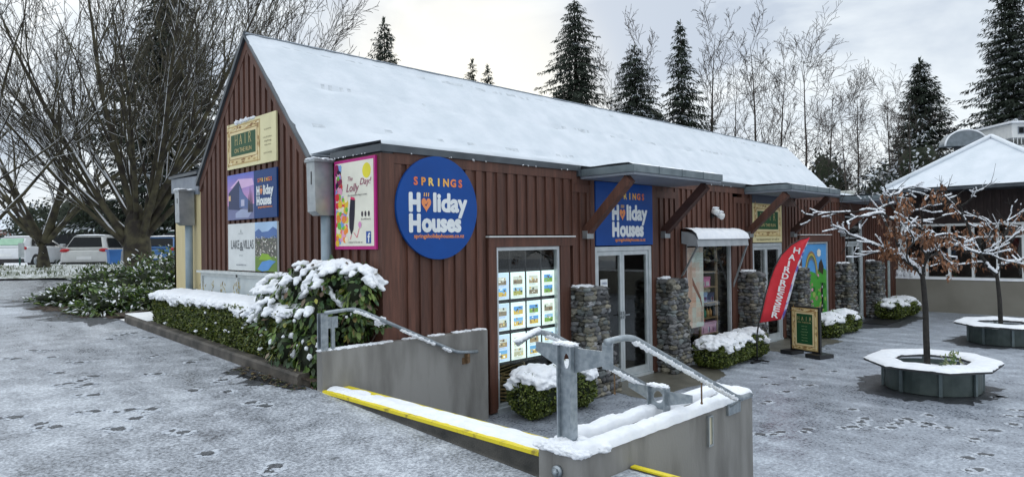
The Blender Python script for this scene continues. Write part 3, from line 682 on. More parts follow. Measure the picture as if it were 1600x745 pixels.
mb = MB(); mb.M = gable(GY, 2.66, -.0555)
for i in range(14):      # dusk sky print
    t = i/13; cc = tuple(sr(110, 120, 205)[q]*(1-t)+sr(225, 165, 205)[q]*t for q in range(3)) if t > .0 else sr(110, 120, 205)
    rect(mb, 0, .7-.035*(i+1), .95, .7-.035*i, .001, cc)
rect(mb, 0, 0, .95, .22, .0012, sr(120, 125, 165)); mb.col = sr(225, 190, 230); mb.poly([(.1, .5, .0014), (.4, .62, .0014), (.9, .60, .0014), (.95, .5, .0014), (.5, .47, .0014)])
mb.col = sr(50, 62, 100); mb.poly([(.04, .17, .002), (.5, .14, .002), (.62, .2, .002), (.60, .36, .002), (.42, .60, .002), (.04, .42, .002)])
mb.col = sr(92, 112, 160); mb.poly([(.44, .18, .0025), (.8, .16, .0025), (.8, .27, .0025), (.6, .38, .0025), (.44, .53, .0025)])
rect(mb, .04, .30, .12, .38, .003, sr(240, 200, 150)); rect(mb, .5, .2, .62, .3, .003, sr(190, 190, 215))
mb.col = sr(165, 175, 205); mb.poly([(.3, .03, .003), (.75, .02, .003), (.9, .12, .003), (.5, .16, .003), (.3, .1, .003)])
for q, hh in ((.82, .40), (.88, .33), (.77, .28)): mb.col = sr(60, 60, 80); mb.poly([(q-.035, .1, .0035), (q+.035, .1, .0035), (q, .1+hh, .0035)])
mb.build('picture', printm, sg)
mb = MB(); holiday(mb, 0, 0, .54, gable(GY-1.31, 3.03, -.0565)); mb.build('lettering', printm, sg)
sg = thing('villas_sign', 'white sign with thin dark lettering beside a lake photo, lowest on the gable', 'sign', (-.05, 3.34, 1.88))
mb = MB(); mb.col = (.72, .75, .75); mb.box((-.055, 2.51, 1.885), (-.030, GY, 2.60)); mb.build('board', printm, sg)
mb = MB(); mb.M = gable(GY, 1.885, -.0555)
rect(mb, .97, 0, 1.675, .715, .001, sr(170, 200, 232)); mb.col = sr(84, 116, 172); mb.poly([(.97, .45, .002), (1.675, .45, .002), (1.675, .60, .002), (1.55, .64, .002), (1.4, .58, .002), (1.2, .57, .002), (1.1, .62, .002), (.97, .58, .002)])
rect(mb, .97, .16, 1.675, .48, .0025, sr(98, 98, 92)); rect(mb, .97, 0, 1.675, .22, .003, sr(110, 140, 62))
st = random.getstate(); random.seed(3)
for i in range(260):
    a, b = rnd(.98, 1.64), rnd(.2, .5); s = rnd(.006, .018); rect(mb, a, b, a+s*1.6, b+s, .0032+i*1e-6, random.choice([sr(210, 200, 190), sr(150, 140, 130), sr(60, 62, 60), sr(240, 238, 230), sr(90, 108, 60)]))
random.setstate(st)
mb.col = sr(140, 180, 50); mb.poly([(1.1, .17, .0045), (1.55, .16, .0045), (1.4, .25, .0045), (1.2, .26, .0045)])
mb.col = sr(92, 150, 212); mb.poly([(1.05, .03, .005), (1.2, .0, .005), (1.4, .02, .005), (1.52, .10, .005), (1.64, .15, .005), (1.45, .17, .005), (1.2, .14, .005)])
mb.build('picture', printm, sg)
mb = MB(); mb.M = gable(GY, 1.885, -.0565); mb.col = sr(70, 76, 84); text(mb, 'LAKE', .27, .33, h=.14, w=.30); text(mb, '&', .50, .30, h=.14, w=.12); text(mb, 'VILLAS', .74, .33, h=.14, w=.36)
mb.col = sr(150, 158, 160); text(mb, 'HANMER', .48, .55, h=.022, w=.16); text(mb, 'SPRINGS', .48, .22, h=.02, w=.14); mb.col = sr(60, 68, 96); text(mb, 'www.lakevillas.co.nz', .48, .075, h=.028, w=.36)
mb.col = sr(165, 172, 172); mb.poly([(.46, .58, .003), (.50, .58, .003), (.48, .64, .003)]); mb.build('lettering', printm, sg)
# sweets sign by the corner
sg = thing('sweets_sign', 'cream sign with magenta border and a column of coloured sweets, beside the downpipe', 'sign', (-.05, .5, 2.2))
Y0 = .945
mb = MB(); mb.col = sr(190, 40, 130); mb.box((-.062, .05, 2.20), (-.036, Y0, 3.28)); mb.M = gable(Y0, 2.2, -.0625); rect(mb, .035, .04, .86, 1.045, .001, sr(238, 236, 220)); mb.build('board', printm, sg)
mb = MB(); mb.M = gable(Y0, 2.2, -.0625); random.seed(8)
CC = [sr(240, 90, 140), sr(250, 150, 60), sr(245, 225, 70), sr(120, 200, 70), sr(235, 70, 70), sr(240, 170, 200), sr(130, 170, 230), sr(250, 240, 210), sr(240, 200, 60)]
for i in range(120):
    v = rnd(.06, 1.0); lim = .28 if v < .62 else .15; u = rnd(.06, lim); r = rnd(.028, .05)
    mb.col = random.choice(CC) if v < .72 or random.random() < .4 else random.choice([sr(70, 20, 50), sr(150, 40, 90), sr(40, 30, 60)])
    mb.poly([(u+r*math.cos(2*PI*j/10), v+r*math.sin(2*PI*j/10), .002+i*.00002) for j in range(10)])
mb.col = sr(235, 222, 60); mb.poly([(.72+.09*math.cos(2*PI*j/16), .92+.09*math.sin(2*PI*j/16), .002) for j in range(16)])
mb.col = sr(28, 22, 44); mb.poly([(.37, .60, .005), (.47, .585, .005), (.46, .42, .005), (.43, .24, .005), (.38, .17, .005), (.34, .26, .005), (.34, .42, .005)])
mb.col = sr(225, 60, 110); mb.poly([(.37, .60, .0055), (.47, .585, .0055), (.46, .615, .0055), (.38, .63, .0055)])
for a, b in (((.38, .17), (.35, .12)), ((.43, .2), (.50, .14)), ((.50, .14), (.55, .25))):
    mb.add([(a[0], a[1], .005), (a[0]+.012, a[1], .005), (b[0]+.012, b[1], .005), (b[0], b[1], .005)], [(0, 1, 2, 3)])
mb.col = sr(225, 150, 200); mb.poly([(.57+.035*math.cos(2*PI*j/8), .29+.04*math.sin(2*PI*j/8), .0055) for j in range(8)])
rect(mb, .70, .07, .80, .21, .004, sr(40, 86, 170)); mb.build('picture', printm, sg)
mb = MB(); mb.M = gable(Y0, 2.2, -.0625); mb.col = sr(150, 36, 90)
text(mb, 'The', .37, .82, h=.055, shear=.3, n=.003); text(mb, 'Lolly', .42, .69, h=.10, w=.28, shear=.3, n=.003); text(mb, 'Day!', .70, .76, h=.08, w=.24, shear=.3, n=.003)
mb.col = sr(60, 50, 60); text(mb, 'the sweetest shop in town', .52, .635, h=.026, w=.42, n=.003); text(mb, 'come in & see us', .47, .075, h=.026, w=.30, n=.003); text(mb, 'lollies', .70, .345, h=.022, w=.2, n=.003)
for i in range(3): mb.poly([(.62+.07*i+.022*math.cos(2*PI*j/7), .415+.035*math.sin(2*PI*j/7), .004) for j in range(7)])
mb.col = WH; text(mb, 'f', .765, .085, h=.11, off=.03, n=.006); mb.build('lettering', printm, sg)
# hair sign over door 2
sg = thing('hair_sign', 'cream board with gilt frame and green HAIR panel above the second door', 'sign', (9.94, -.04, 2.2))
mb = MB(); mb.col = sr(232, 220, 170); mb.box((9.22, -.045, 2.19), (10.64, -.012, 3.02)); mb.col = sr(80, 84, 96); mb.box((9.22, -.04, 3.022), (10.64, -.012, 3.19)); mb.M = facade(9.22, 2.19, -.0455)
ornate(mb, .05, .13, 1.37, .82, .15); mb.build('board', printm, sg)
mb = MB(); mb.M = facade(9.22, 2.19, -.0455); serif(mb, 'HAIR', .71, .48, .15, .21); mb.col = GOLD; text(mb, 'ON THE RUN', .71, .34, h=.07, w=.72, n=.006); mb.col = sr(100, 84, 50); text(mb, 'by appointment  or call in', .71, .045, h=.05, w=1.1, n=.002)
mb.build('lettering', printm, sg)

# ============================================================ WINDOW DISPLAYS
random.seed(31)
def poster(x0, x1, z0, z1, row, colm, nm):
    mb = MB(); mb.col = (.74, .90, .90); mb.box((x0, .055, z0), (x1, .06, z1)); mb.M = facade(x0, z0, .0545); w_, h_ = x1-x0, z1-z0
    rect(mb, w_*.03, h_*.02, w_*.97, h_*.98, .0005, random.choice([(.84, .95, .90), (.78, .92, .97), (.88, .95, .86)]) if colm else (.55, .70, .92))
    for vv in (.12, .54):
        a, b = w_*.18, h_*vv; c, d = w_*.82, h_*(vv+.30)
        kind = random.random()
        if kind < .4: top, bot = random.choice([sr(110, 170, 215), sr(150, 190, 220), sr(90, 150, 210)]), random.choice([sr(120, 160, 70), sr(170, 170, 90), sr(60, 110, 170), sr(200, 170, 80)])
        else: top, bot = sr(200, 205, 195), random.choice([sr(160, 140, 110), sr(180, 180, 150), sr(130, 120, 100)])
        rect(mb, a, b, c, d, .001, bot); rect(mb, a, b+(d-b)*.55, c, d, .0015, top)
        for q in range(7):
            u = rnd(a, c-w_*.14); v = rnd(b, d-h_*.06); rect(mb, u, v, u+rnd(.04, .14)*w_, v+rnd(.02, .09)*h_, .002+q*.0002, random.choice([sr(90, 80, 70), sr(240, 240, 235), sr(150, 120, 90), sr(60, 80, 60), sr(210, 190, 120), top]))
        for q in range(2): rect(mb, a, b-h_*.035-q*h_*.03, a+(c-a)*rnd(.5, .95), b-h_*.025-q*h_*.03, .001, sr(120, 130, 140))
    rn = ['bottom', 'middle', 'top'][row]; cn = ['first', 'second', 'third', 'last'][colm]
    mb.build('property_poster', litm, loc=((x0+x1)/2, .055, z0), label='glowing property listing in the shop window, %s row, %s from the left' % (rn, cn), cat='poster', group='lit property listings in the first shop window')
xe = [1.775, 2.09, 2.405, 2.72, 3.03]; ze = [.62, 1.04, 1.46, 1.875]
for r in range(3):
    for c_ in range(4): poster(xe[c_]+.015, xe[c_+1]-.015, ze[r]+.025, ze[r+1]-.025, r, c_, 0)
rk = thing('poster_rack', 'dark cable rack holding the lit listings in the first window', 'display rack', (2.4, .08, .6))
mb = MB()
for x in xe: mb.box((x-.008, .048, .60), (x+.008, .07, 2.15))
mb.build('cable', black, rk); mb = MB()
for z in ze: mb.box((1.78, .064, z-.018), (3.02, .075, z+.018))
mb.build('rail', black, rk)
bk = thing('wicker_basket', 'curved wicker basket on the floor inside the first shop window', 'basket', (2.3, .45, .03))
mb = MB(); wick = M('wicker', (.16, .10, .04), (.38, .26, .12), rough=.7, scale=60)
for i in range(9):
    z = .06+.05*i; r = .36+.045*math.sin(i*.5); mb.tube([(2.3+r*1.25*math.cos(a), .45+r*.7*math.sin(a), z+.05*math.cos(2*a)) for a in [2*PI*j/20 for j in range(21)]], .014, 5)
mb.build('body', wick, bk)
# window 2: hanging banner, ladder shelf with goods
mb = MB(); mb.M = facade(6.62, .62, .06)
for i in range(16):
    t = i/15; a = sr(236, 186, 164); b = sr(226, 236, 230)
    for j in range(5):
        s = noise.noise(Vector((j*.6, i*.35, 2)))+.55*(j/4)-.1; s = max(0, min(1, s+.3)); cc = tuple(a[q]*(1-s)+b[q]*s for q in range(3)); rect(mb, j*.14, 1.5-(i+1)*.094, (j+1)*.14, 1.5-i*.094, 0, cc)
mb.col = sr(150, 92, 76); mb.poly([(.02, 1.1, .001), (.1, 1.18, .001), (.6, .55, .001), (.66, .30, .001), (.56, .5, .001)])
mb.col = sr(226, 186, 168); mb.poly([(.05, .3, .0015), (.12, 1.2, .0015), (.24, 1.3, .0015), (.3, .8, .0015), (.24, .25, .0015)])
mb.col = sr(120, 120, 118); mb.M = mb.M @ Matrix.Translation((.64, .06, .002)) @ Matrix.Rotation(PI/2, 4, 'Z'); text(mb, 'BEAUTY', .16, 0, h=.045, w=.26)
mb.build('window_banner', printm, loc=(6.97, .06, .62), label='tall pale pink beauty banner hanging in the window under the small awning', cat='banner')
lad = thing('ladder_shelf', 'wooden ladder shelf of gifts in the window under the small awning', 'shelf', (7.7, .3, .03))
wood = M('shelf_wood', (.20, .13, .06), (.34, .23, .12), rough=.6, scale=12, stretch=(1, 1, .2))
for x in (7.33, 7.98):
    mb = MB(); mb.box((x, .14, .04), (x+.035, .18, 2.1)); mb.build('side_rail', wood, lad)
SZ = (.42, .72, 1.02, 1.32, 1.62)
for z in SZ:
    mb = MB(); mb.box((7.366, .12, z), (7.979, .38, z+.02)); mb.build('shelf', wood, lad)
mb = MB()
for i in range(30):       # tinsel and small hangings above
    mb.col = random.choice([(.16, .13, .05), (.25, .2, .08), (.08, .1, .06)]); mb.blob((rnd(7.35, 8.2), rnd(.15, .3), rnd(1.85, 2.12)), rnd(.02, .05), (1, 1, 1.3), .3, i)
mb.build('garland', leafm, loc=(7.8, .2, 2.0), label='gold and green garland hanging along the top of the gift window', cat='garland')
goods = [('gift_box', 1.34, 7.40, 7.72, .20, sr(226, 130, 180), 'wide pink patterned gift box on the fourth shelf of the ladder'), ('gift_box', 1.04, 7.38, 7.60, .20, sr(150, 180, 220), 'pale blue gift box on the third shelf of the ladder'),
         ('gift_box', 1.04, 7.64, 7.86, .18, sr(40, 60, 110), 'navy gift box on the third shelf, right of the pale blue one'), ('gift_box', .44, 7.38, 7.94, .22, sr(224, 170, 200), 'long pink floral box on the bottom shelf of the ladder')]
for nm, z, a, b, h_, cc, lb in goods:
    g = thing(nm, lb, 'box', ((a+b)/2, .2, z)); mb = MB(); mb.col = cc; mb.box((a, .14, z+.002), (b, .3, z+h_*.75)); mb.build('box', printm, g)
    mb = MB(); mb.col = tuple(x*.8 for x in cc); mb.box((a-.006, .134, z+h_*.75+.001), (b+.006, .306, z+h_)); mb.build('lid', printm, g)
    mb = MB(); mb.M = facade(a, z, .1335)
    for q in range(6): u = rnd(.03, b-a-.05); mb.col = random.choice([sr(120, 30, 90), WH, sr(90, 60, 140)]); mb.add([(u, .02, .002), (u+.03, .03, .002), (u+.02, h_*.6, .002), (u-.005, h_*.5, .002)], [(0, 1, 2, 3)])
    mb.build('pattern', printm, g)
for i, (x, cc, nm) in enumerate(((7.42, (.75, .77, .70), 'white'), (7.52, (.72, .72, .62), 'cream'), (7.63, (.05, .25, .16), 'green'), (7.74, (.45, .28, .10), 'amber'), (7.85, (.42, .22, .08), 'brown'))):
    g = thing('bottle', '%s bottle on the second shelf of the gift ladder' % nm, 'bottle', (x, .22, .74), 'bottles on the gift ladder')
    mb = MB(); mb.col = cc; mb.smooth = True; mb.lathe((x, .22, .742), [(0, 0), (.034, 0), (.036, .09), (.03, .12), (.012, .15), (.012, .165)], 12); mb.build('body', printm, g)
    mb = MB(); mb.col = (.1, .08, .06); mb.lathe((x, .22, .742), [(.014, .163), (.014, .19), (0, .19)], 10); mb.build('cap', printm, g)
g = MB(); g.col = sr(190, 60, 30); g.smooth = True; g.lathe((7.5, .2, .662), [(0, 0), (.05, .01), (.06, .04), (.03, .07), (0, .075)], 12); g.build('candle_jar', printm, loc=(7.5, .2, .66), label='small red candle on top of the long pink floral box', cat='candle')
g = MB(); g.col = sr(214, 206, 180); g.smooth = True
for q in range(7): g.blob((7.56+.05*q-.05, .24, 1.27+.03*math.sin(q*2)), .045, (1, 1, .8), .2, q)
g.build('flower_posy', printm, loc=(7.6, .24, 1.24), label='cream flower posy standing on the navy and blue gift boxes', cat='flowers')
# window 3: painted landscape on the glass
mb = MB(); mb.M = facade(11.80, .20, .006); random.seed(77)
rect(mb, 0, 0, 1.58, 1.92, .0, sr(90, 160, 220)); mb.col = sr(76, 160, 60); mb.poly([(0, 0, .001), (1.58, 0, .001), (1.58, 1.25, .001), (1.2, 1.38, .001), (.9, 1.2, .001), (.5, 1.28, .001), (0, 1.1, .001)])
for q in range(60):
    u, v = rnd(.05, 1.5), rnd(.05, 1.15); mb.col = random.choice([sr(96, 190, 60), sr(60, 130, 50), sr(150, 180, 90), sr(190, 190, 120), sr(160, 140, 110), sr(40, 110, 40), sr(230, 150, 190), sr(220, 150, 60)])
    r = rnd(.03, .10)*(1-v*.3); mb.poly([(u+r*1.5*math.cos(2*PI*j/9)*rnd(.7, 1.2), v+r*math.sin(2*PI*j/9), .0015+q*.00002) for j in range(9)])
for k_, cc in enumerate((sr(150, 120, 90), sr(200, 180, 90), sr(90, 120, 90), sr(110, 120, 140))):
    R1, R2 = .40-.035*k_, .365-.035*k_; n = 18
    for j in range(n):
        a, b = PI*j/n, PI*(j+1)/n; mb.col = cc; mb.add([(.62+R1*math.cos(a), 1.15+R1*1.5*math.sin(a), .004), (.62+R1*math.cos(b), 1.15+R1*1.5*math.sin(b), .004), (.62+R2*math.cos(b), 1.15+R2*1.5*math.sin(b), .004), (.62+R2*math.cos(a), 1.15+R2*1.5*math.sin(a), .004)], [(0, 1, 2, 3)])
mb.col = sr(60, 50, 40); mb.poly([(1.05, 1.25, .005), (1.35, 1.15, .005), (1.4, 1.35, .005), (1.25, 1.55, .005), (1.1, 1.45, .005)])
path = [(1.18, .02), (1.22, .25), (1.3, .5), (1.26, .75), (1.3, .95)]
for a, b in zip(path, path[1:]):
    mb.col = sr(20, 20, 26); mb.add([(a[0]-.06, a[1], .006), (a[0]+.06, a[1], .006), (b[0]+.055, b[1], .006), (b[0]-.055, b[1], .006)], [(0, 1, 2, 3)])
    mb.col = sr(225, 215, 225); mx_, my_ = (a[0]+b[0])/2, (a[1]+b[1])/2; rect(mb, mx_-.02, my_-.03, mx_+.02, my_+.03, .0065)
for q in range(8): mb.col = sr(222, 120, 190); a = 2*PI*q/8; mb.poly([(.62+.03*math.cos(a+j*1.6)+.06*math.cos(a), .42+.03*math.sin(a+j*1.6)+.13*math.sin(a), .006+q*.0001) for j in range(4)])
mb.col = sr(235, 235, 225); mb.poly([(1.1+.11*math.cos(2*PI*j/12)*(1+.3*(j % 2)), 1.70+.10*math.sin(2*PI*j/12), .006) for j in range(12)])
mb.build('painted_mural', printm, loc=(12.6, 0, .2), label='bright painted landscape with rainbow and green hills in the third shop window', cat='mural')
mb = MB(); mb.col = sr(190, 214, 205); mb.box((18.21, .03, .15), (18.44, .035, 1.5)); mb.build('window_blind', printm, loc=(18.3, .03, .15), label='pale green panel behind the narrow far window', cat='blind')
mb = MB(); mb.col = WH; mb.box((4.02, -.014, 1.38), (4.20, -.011, 1.66)); mb.M = facade(4.02, 1.38, -.0145); mb.col = sr(40, 70, 130); text(mb, 'OPEN', .09, .2, h=.035, w=.13, n=0); mb.col = sr(90, 90, 90)
for i in range(4): text(mb, '9.00 - 5.00', .09, .03+.035*i, h=.018, w=.12, n=0)
mb.build('door_notice', printm, loc=(4.1, -.012, 1.38), label='small white notice taped inside the left leaf of the first door', cat='notice')

# small awning over window 2
aw = thing('window_awning', 'small grey awning capped with snow over the gift window', 'awning', (7.4, -.15, 2.2))
mb = MB(); prof = [(0, 2.42), (-.12, 2.405), (-.24, 2.36), (-.31, 2.28), (-.33, 2.14)]
for (a, b) in zip(prof, prof[1:]): mb.add([(6.40, a[0]-.03, a[1]), (8.36, a[0]-.03, a[1]), (8.36, b[0]-.03, b[1]), (6.40, b[0]-.03, b[1])], [(0, 1, 2, 3)])
for x in (6.40, 8.36): mb.poly([(x, -.03, 2.2)]+[(x, p[0]-.03, p[1]) for p in prof])
mb.build('cover', awnm, aw); mb = MB(); mb.smooth = True; vs = []; NN = 46
for i in range(NN+1):
    x = 6.385+1.99*i/NN
    for j, (yy, zz) in enumerate([(-.0, 2.43), (-.1, 2.425), (-.2, 2.39), (-.29, 2.325), (-.345, 2.27)]):
        gap = 1-.9*math.exp(-((x-7.35-.15*j*.3)/.05)**2); t = .05*gap*(1+.4*noise.noise(Vector((x*5, j, 0)))) if j < 4 else .004
        vs.append((x, yy-.03-t*.4, zz+t))
mb.add(vs, [(i*5+j, i*5+j+1, (i+1)*5+j+1, (i+1)*5+j) for i in range(NN) for j in range(4)]); mb.build('snow', snow, aw)
for x in (6.43, 8.33):
    mb = MB(); mb.beam((x, -.34, 2.16), (x, -.01, 1.25 if x > 7 else 1.6), .03, .03); mb.build('strut', galvd, aw)
# security light
sl = thing('security_light', 'twin white floodlight on the brown wall above the awning', 'light', (7.5, -.05, 2.7))
mb = MB(); mb.box((7.46, -.06, 2.68), (7.54, -.03, 2.80)); mb.beam((7.5, -.06, 2.74), (7.5, -.14, 2.70), .03, .03); mb.build('mount', black, sl)
for x, dz in ((7.42, .07), (7.60, .0)):
    mb = MB(); mb.smooth = True; mb.tube([(x, -.10, 2.74+dz), (x-.01, -.22, 2.70+dz)], [.045, .065], 12); lp = mb.build('lamp_head', white, sl)
    mb = MB(); mb.smooth = True; mb.blob((x, -.16, 2.79+dz), .05, (1, 1.3, .5), .2, 1); mb.build('snow', snow, lp)
# white display case by the gable
dc = thing('notice_case', 'low white double panel case against the foot of the gable wall', 'display case', (-.1, 3.6, .9))
mb = MB(); mb.box((-.12, 2.2, 1.0), (-.04, 5.08, 1.83)); mb.build('back_panel', M('pale_panel', (.50, .56, .58), (.60, .65, .66), rough=.4), dc)
mb = MB(); mb.box((-.20, 2.15, 1.83), (-.03, 5.13, 1.865))
for y in (2.2, 3.63, 5.03): mb.box((-.15, y, 1.0), (-.121, y+.05, 1.83))
mb.box((-.15, 2.25, 1.78), (-.121, 5.03, 1.83)); mb.build('frame', M('weathered_white', (.48, .52, .52), (.6, .63, .62), rough=.6), dc)

sp0 = MB(); random.seed(6)
for i in range(46): y = random.choice([2.9, 3.4, 3.9, 4.35, 4.7])+rnd(-.09, .09); sp0.col = random.choice([(.35, .27, .08), (.22, .16, .06), (.4, .34, .14)]); v_ = Vector((rnd(-.3, .3), rnd(-.3, .3), 1)).normalized(); p_ = Vector((-.26+rnd(-.03, .03), y, rnd(1.5, 1.68))); sp0.add([p_, p_+Vector((0, .018, .03)), p_+v_*.07, p_+Vector((0, -.018, .03))], [(0, 1, 2, 3)])
sp0.build('dry_plants', leafm, loc=(-.26, 3.7, 1.5), label='row of dry yellow sprigs standing between the hedge and the pale case', cat='plants')
# ============================================================ STAIR WALLS, KERBS, RAILS
def soft(mb_, name, mat, parent=None, bev=.012, seg=2, **k):
    o = mb_.build(name, mat, parent, **k); m = o.modifiers.new('b', 'BEVEL'); m.width = bev; m.segments = seg; m.limit_method = 'ANGLE'; return o
random.seed(17)
sw = thing('stair_wall', 'grey rendered wall with sloping handrail standing against the shop corner', 'wall', (.3, -.1, .3))
mb = MB(); mb.prism([(-.87, -.15, .5), (1.48, -.15, -.05), (1.48, -.15, 1.15), (-.87, -.15, 1.15)], (0, .118, 0)); soft(mb, 'wall', conc, sw, .01)
mb = MB(); mb.smooth = True
for i in range(120):
    x = -.84+2.3*i/119
    if noise.noise(Vector((x*3, 0, 1))) > -.12: mb.blob((x, -.09+rnd(-.02, .03), 1.152), rnd(.022, .038), (1.3, 1.3, .42), .25, i)
mb.build('snow', snow, sw)
hr = thing('handrail', 'galvanised handrail on the wall beside the leafy bush', 'handrail', (0, -.2, 1.15))
mb = MB()
mb.box((-.86, -.13, 1.14), (-.80, -.11, 1.54)); mb.box((-.86, -.05, 1.14), (-.80, -.035, 1.54)); mb.box((-.80, -.13, 1.14), (-.785, -.035, 1.54)); mb.box((-.74, -.12, 1.14), (-.70, -.10, 1.50)); mb.box((-.785, -.115, 1.38), (-.66, -.105, 1.5))
mb.build('post', galv, hr)
def railpath(p, r=.021): 
    mb = MB(); mb.smooth = True; mb.tube(p, r, 10); return mb
def arc(pts, k=4):        # round the corners of a polyline
    o = [Vector(pts[0])]
    for i in range(1, len(pts)-1):
        a, b, c = Vector(pts[i-1]), Vector(pts[i]), Vector(pts[i+1]); s = .11; p = b+(a-b).normalized()*s; q = b+(c-b).normalized()*s
        for j in range(k+1): t = j/k; o.append(p*(1-t)**2+b*2*t*(1-t)+q*t*t)
    o.append(Vector(pts[-1])); return o
P1 = arc([(-.86, -.20, 1.555), (-.50, -.20, 1.575), (.93, -.20, .925), (1.25, -.20, .90)]); rl = railpath(P1).build('rail', galv, hr)
mb = MB(); mb.box((1.08, -.21, .78), (1.12, -.145, .90)); mb.box((1.04, -.16, .76), (1.14, -.148, .84)); mb.build('bracket', M('rusty_steel', (.10, .06, .03), (.2, .12, .06), rough=.7, scale=30), hr)
def railsnow(parent, P, r, under=True, top=0.0, dens=.02, lo=.1):
    """snow clinging along one side of a rail"""
    mb = MB(); mb.smooth = True; n = 0
    for a, b in zip(P, P[1:]):
        a, b = Vector(a), Vector(b); k = max(1, int((b-a).length/dens))
        for i in range(k):
            p = a.lerp(b, i/k); n += 1
            if noise.noise(p*2.4) < -lo: continue
            dz = -r*.9 if under else r*.8
            mb.blob((p.x+rnd(-.004, .004), p.y-r*.25, p.z+dz), rnd(.014, .022), (1.3, 1, 1.0 if under else .6), .25, n)
    mb.build('snow', snow, parent)
railsnow(rl, P1[3:-5], .021, True); 
# yellow edged step
kb = thing('yellow_edged_step', 'long snowy concrete step with yellow painted edges at the top of the stairs', 'step', (-.7, -1.7, .6))
mb = MB(); mb.box((-.865, -3.20, .3), (-.56, -.152, .733)); mb.build('riser', concdark, kb)
mb = MB(); mb.box((-.872, -3.20, .722), (-.81, -.152, .750)); mb.box((-.81, -3.20, .7345), (-.63, -.152, .7385)); mb.box((-.63, -3.20, .71), (-.553, -.152, .748)); mb.build('yellow_edge', yellow, kb)
mb = MB(); mb.smooth = True; vs = []; NA, NB = 150, 12
for i in range(NA+1):
    y = -.17-3.02*i/NA
    for j in range(NB+1):
        t = j/NB; fr = -.825+.016*noise.noise(Vector((y*3, 0, 0)))+.012*noise.noise(Vector((y*14, 3, 0))); bk_ = -.575+.01*noise.noise(Vector((y*9, 9, 0)))
        x = fr+(bk_-fr)*t; h = .05*(4*t*(1-t))**.4*(.65+.5*noise.noise(Vector((x*10, y*5, 2)))) if 0 < t < 1 else 0
        cov = 1 if y < -.9 else .5+noise.noise(Vector((x*6, y*5, 5)))*1.2+.5*(-y)
        vs.append((x, y, .7505-.010*min(1, t*4)+max(0, h*min(1, max(0, cov)))-(.004 if t in (0, 1) else 0)))
mb.add(vs, [(i*(NB+1)+j, (i+1)*(NB+1)+j, (i+1)*(NB+1)+j+1, i*(NB+1)+j+1) for i in range(NA) for j in range(NB)]); mb.build('snow', snow, kb)
st_ = thing('stair_flight', 'concrete steps going down between the two grey walls to the courtyard', 'steps', (0, -1.7, 0))
mb = MB()
for i in range(4): mb.box((-.552+.28*i, -3.19, -.05), (-.552+.28*(i+1)-.002, -.16, .60-.15*i))
mb.build('tread', kerbm, st_); mb = MB(); mb.smooth = True
for i in range(4):
    grid(mb, [-.54+.28*i, -.50+.28*i, -.44+.28*i, -.32+.28*i], [-3.15+.1*q for q in range(30)], lambda x, y: .605-.15*i+.012*noise.noise(Vector((x*8, y*6, i))))
mb.build('snow', snow, st_)
# second flight, right of the double wall
s2 = thing('stair_flight', 'yellow edged steps in front of the double parapet at the bottom edge', 'steps', (0, -5, 0))
mb = MB()
mb.box((-.345, -9, -.05), (-.292, -3.615, .600))
for i in range(3): mb.box((-.29+.28*i, -9, -.05), (-.29+.28*(i+1)-.002, -3.615, .45-.15*i))
mb.build('tread', kerbm, s2)
mb = MB()
for i in range(4): mb.box((-.335+.28*i, -9, .602-.15*i), (-.283+.28*i, -3.62, .615-.15*i))
mb.build('yellow_edge', yellow, s2)
mb = MB(); mb.smooth = True
for i in range(2): grid(mb, [-.27+.28*i, -.2+.28*i, -.07+.28*i], [-9+.2*q for q in range(27)], lambda x, y: .458-.15*i+.01*noise.noise(Vector((x*8, y*6, i))))
mb.build('snow', snow, s2)
# double parapet with planting slot
pw = thing('parapet_wall', 'low grey rendered double parapet with a slot along its snow covered top', 'wall', (.4, -3.4, 0))
mb = MB()
TP = .80
mb.box((-.87, -3.60, -.05), (1.66, -3.47, TP)); mb.box((-.87, -3.33, -.05), (1.66, -3.205, TP)); mb.box((-.868, -3.47, -.05), (-.60, -3.33, TP-.002)); mb.box((1.50, -3.47, -.05), (1.658, -3.33, TP-.002)); mb.box((-.60, -3.47, -.05), (1.5, -3.33, .50))
mb.build('wall', conc, pw)
mb = MB(); mb.smooth = True
vs = []; NA, NB = 160, 10
def snowstrip(mb, x0, x1, y0, y1, z, t, NA, NB, seed, edge=.012):
    vs = []
    for i in range(NA+1):
        a = i/NA; x = x0+(x1-x0)*a
        for j in range(NB+1):
            b = j/NB; w0 = edge*noise.noise(Vector((x*9, seed, 0))); w1 = edge*noise.noise(Vector((x*9, seed+9, 0)))
            y = (y0+w0)+(y1+w1-y0-w0)*b; e = min(1, (4*b*(1-b))**.35*1.02)*min(1, (4*a*(1-a)*NA*.12)**.5)
            vs.append((x, y, z-.006+(t*e*(1+.35*noise.noise(Vector((x*5, y*8, seed)))+.12*noise.noise(Vector((x*22, y*22, seed)))))))
    mb.add(vs, [(i*(NB+1)+j, (i+1)*(NB+1)+j, (i+1)*(NB+1)+j+1, i*(NB+1)+j+1) for i in range(NA) for j in range(NB)])
snowstrip(mb, -.88, 1.67, -3.615, -3.455, TP, .075, 160, 14, 1); snowstrip(mb, -.60, 1.67, -3.345, -3.19, TP, .075, 150, 12, 2)
for i in range(40):
    mb.blob((rnd(-.86, -.62), rnd(-3.58, -3.24), TP+.01), rnd(.04, .07), (1.2, 1.2, .55), .3, i); mb.blob((rnd(1.48, 1.64), rnd(-3.5, -3.3), TP+.01), rnd(.05, .07), (1.2, 1.2, .8), .2, i)
for i in range(46): mb.blob((-.86+rnd(-.012, .02), -3.21-.39*i/46, TP+rnd(.0, .02)), rnd(.025, .045), (1, 1.2, .6), .3, i)
mb.build('snow', snow, pw)
mb = MB(); mb.smooth = True
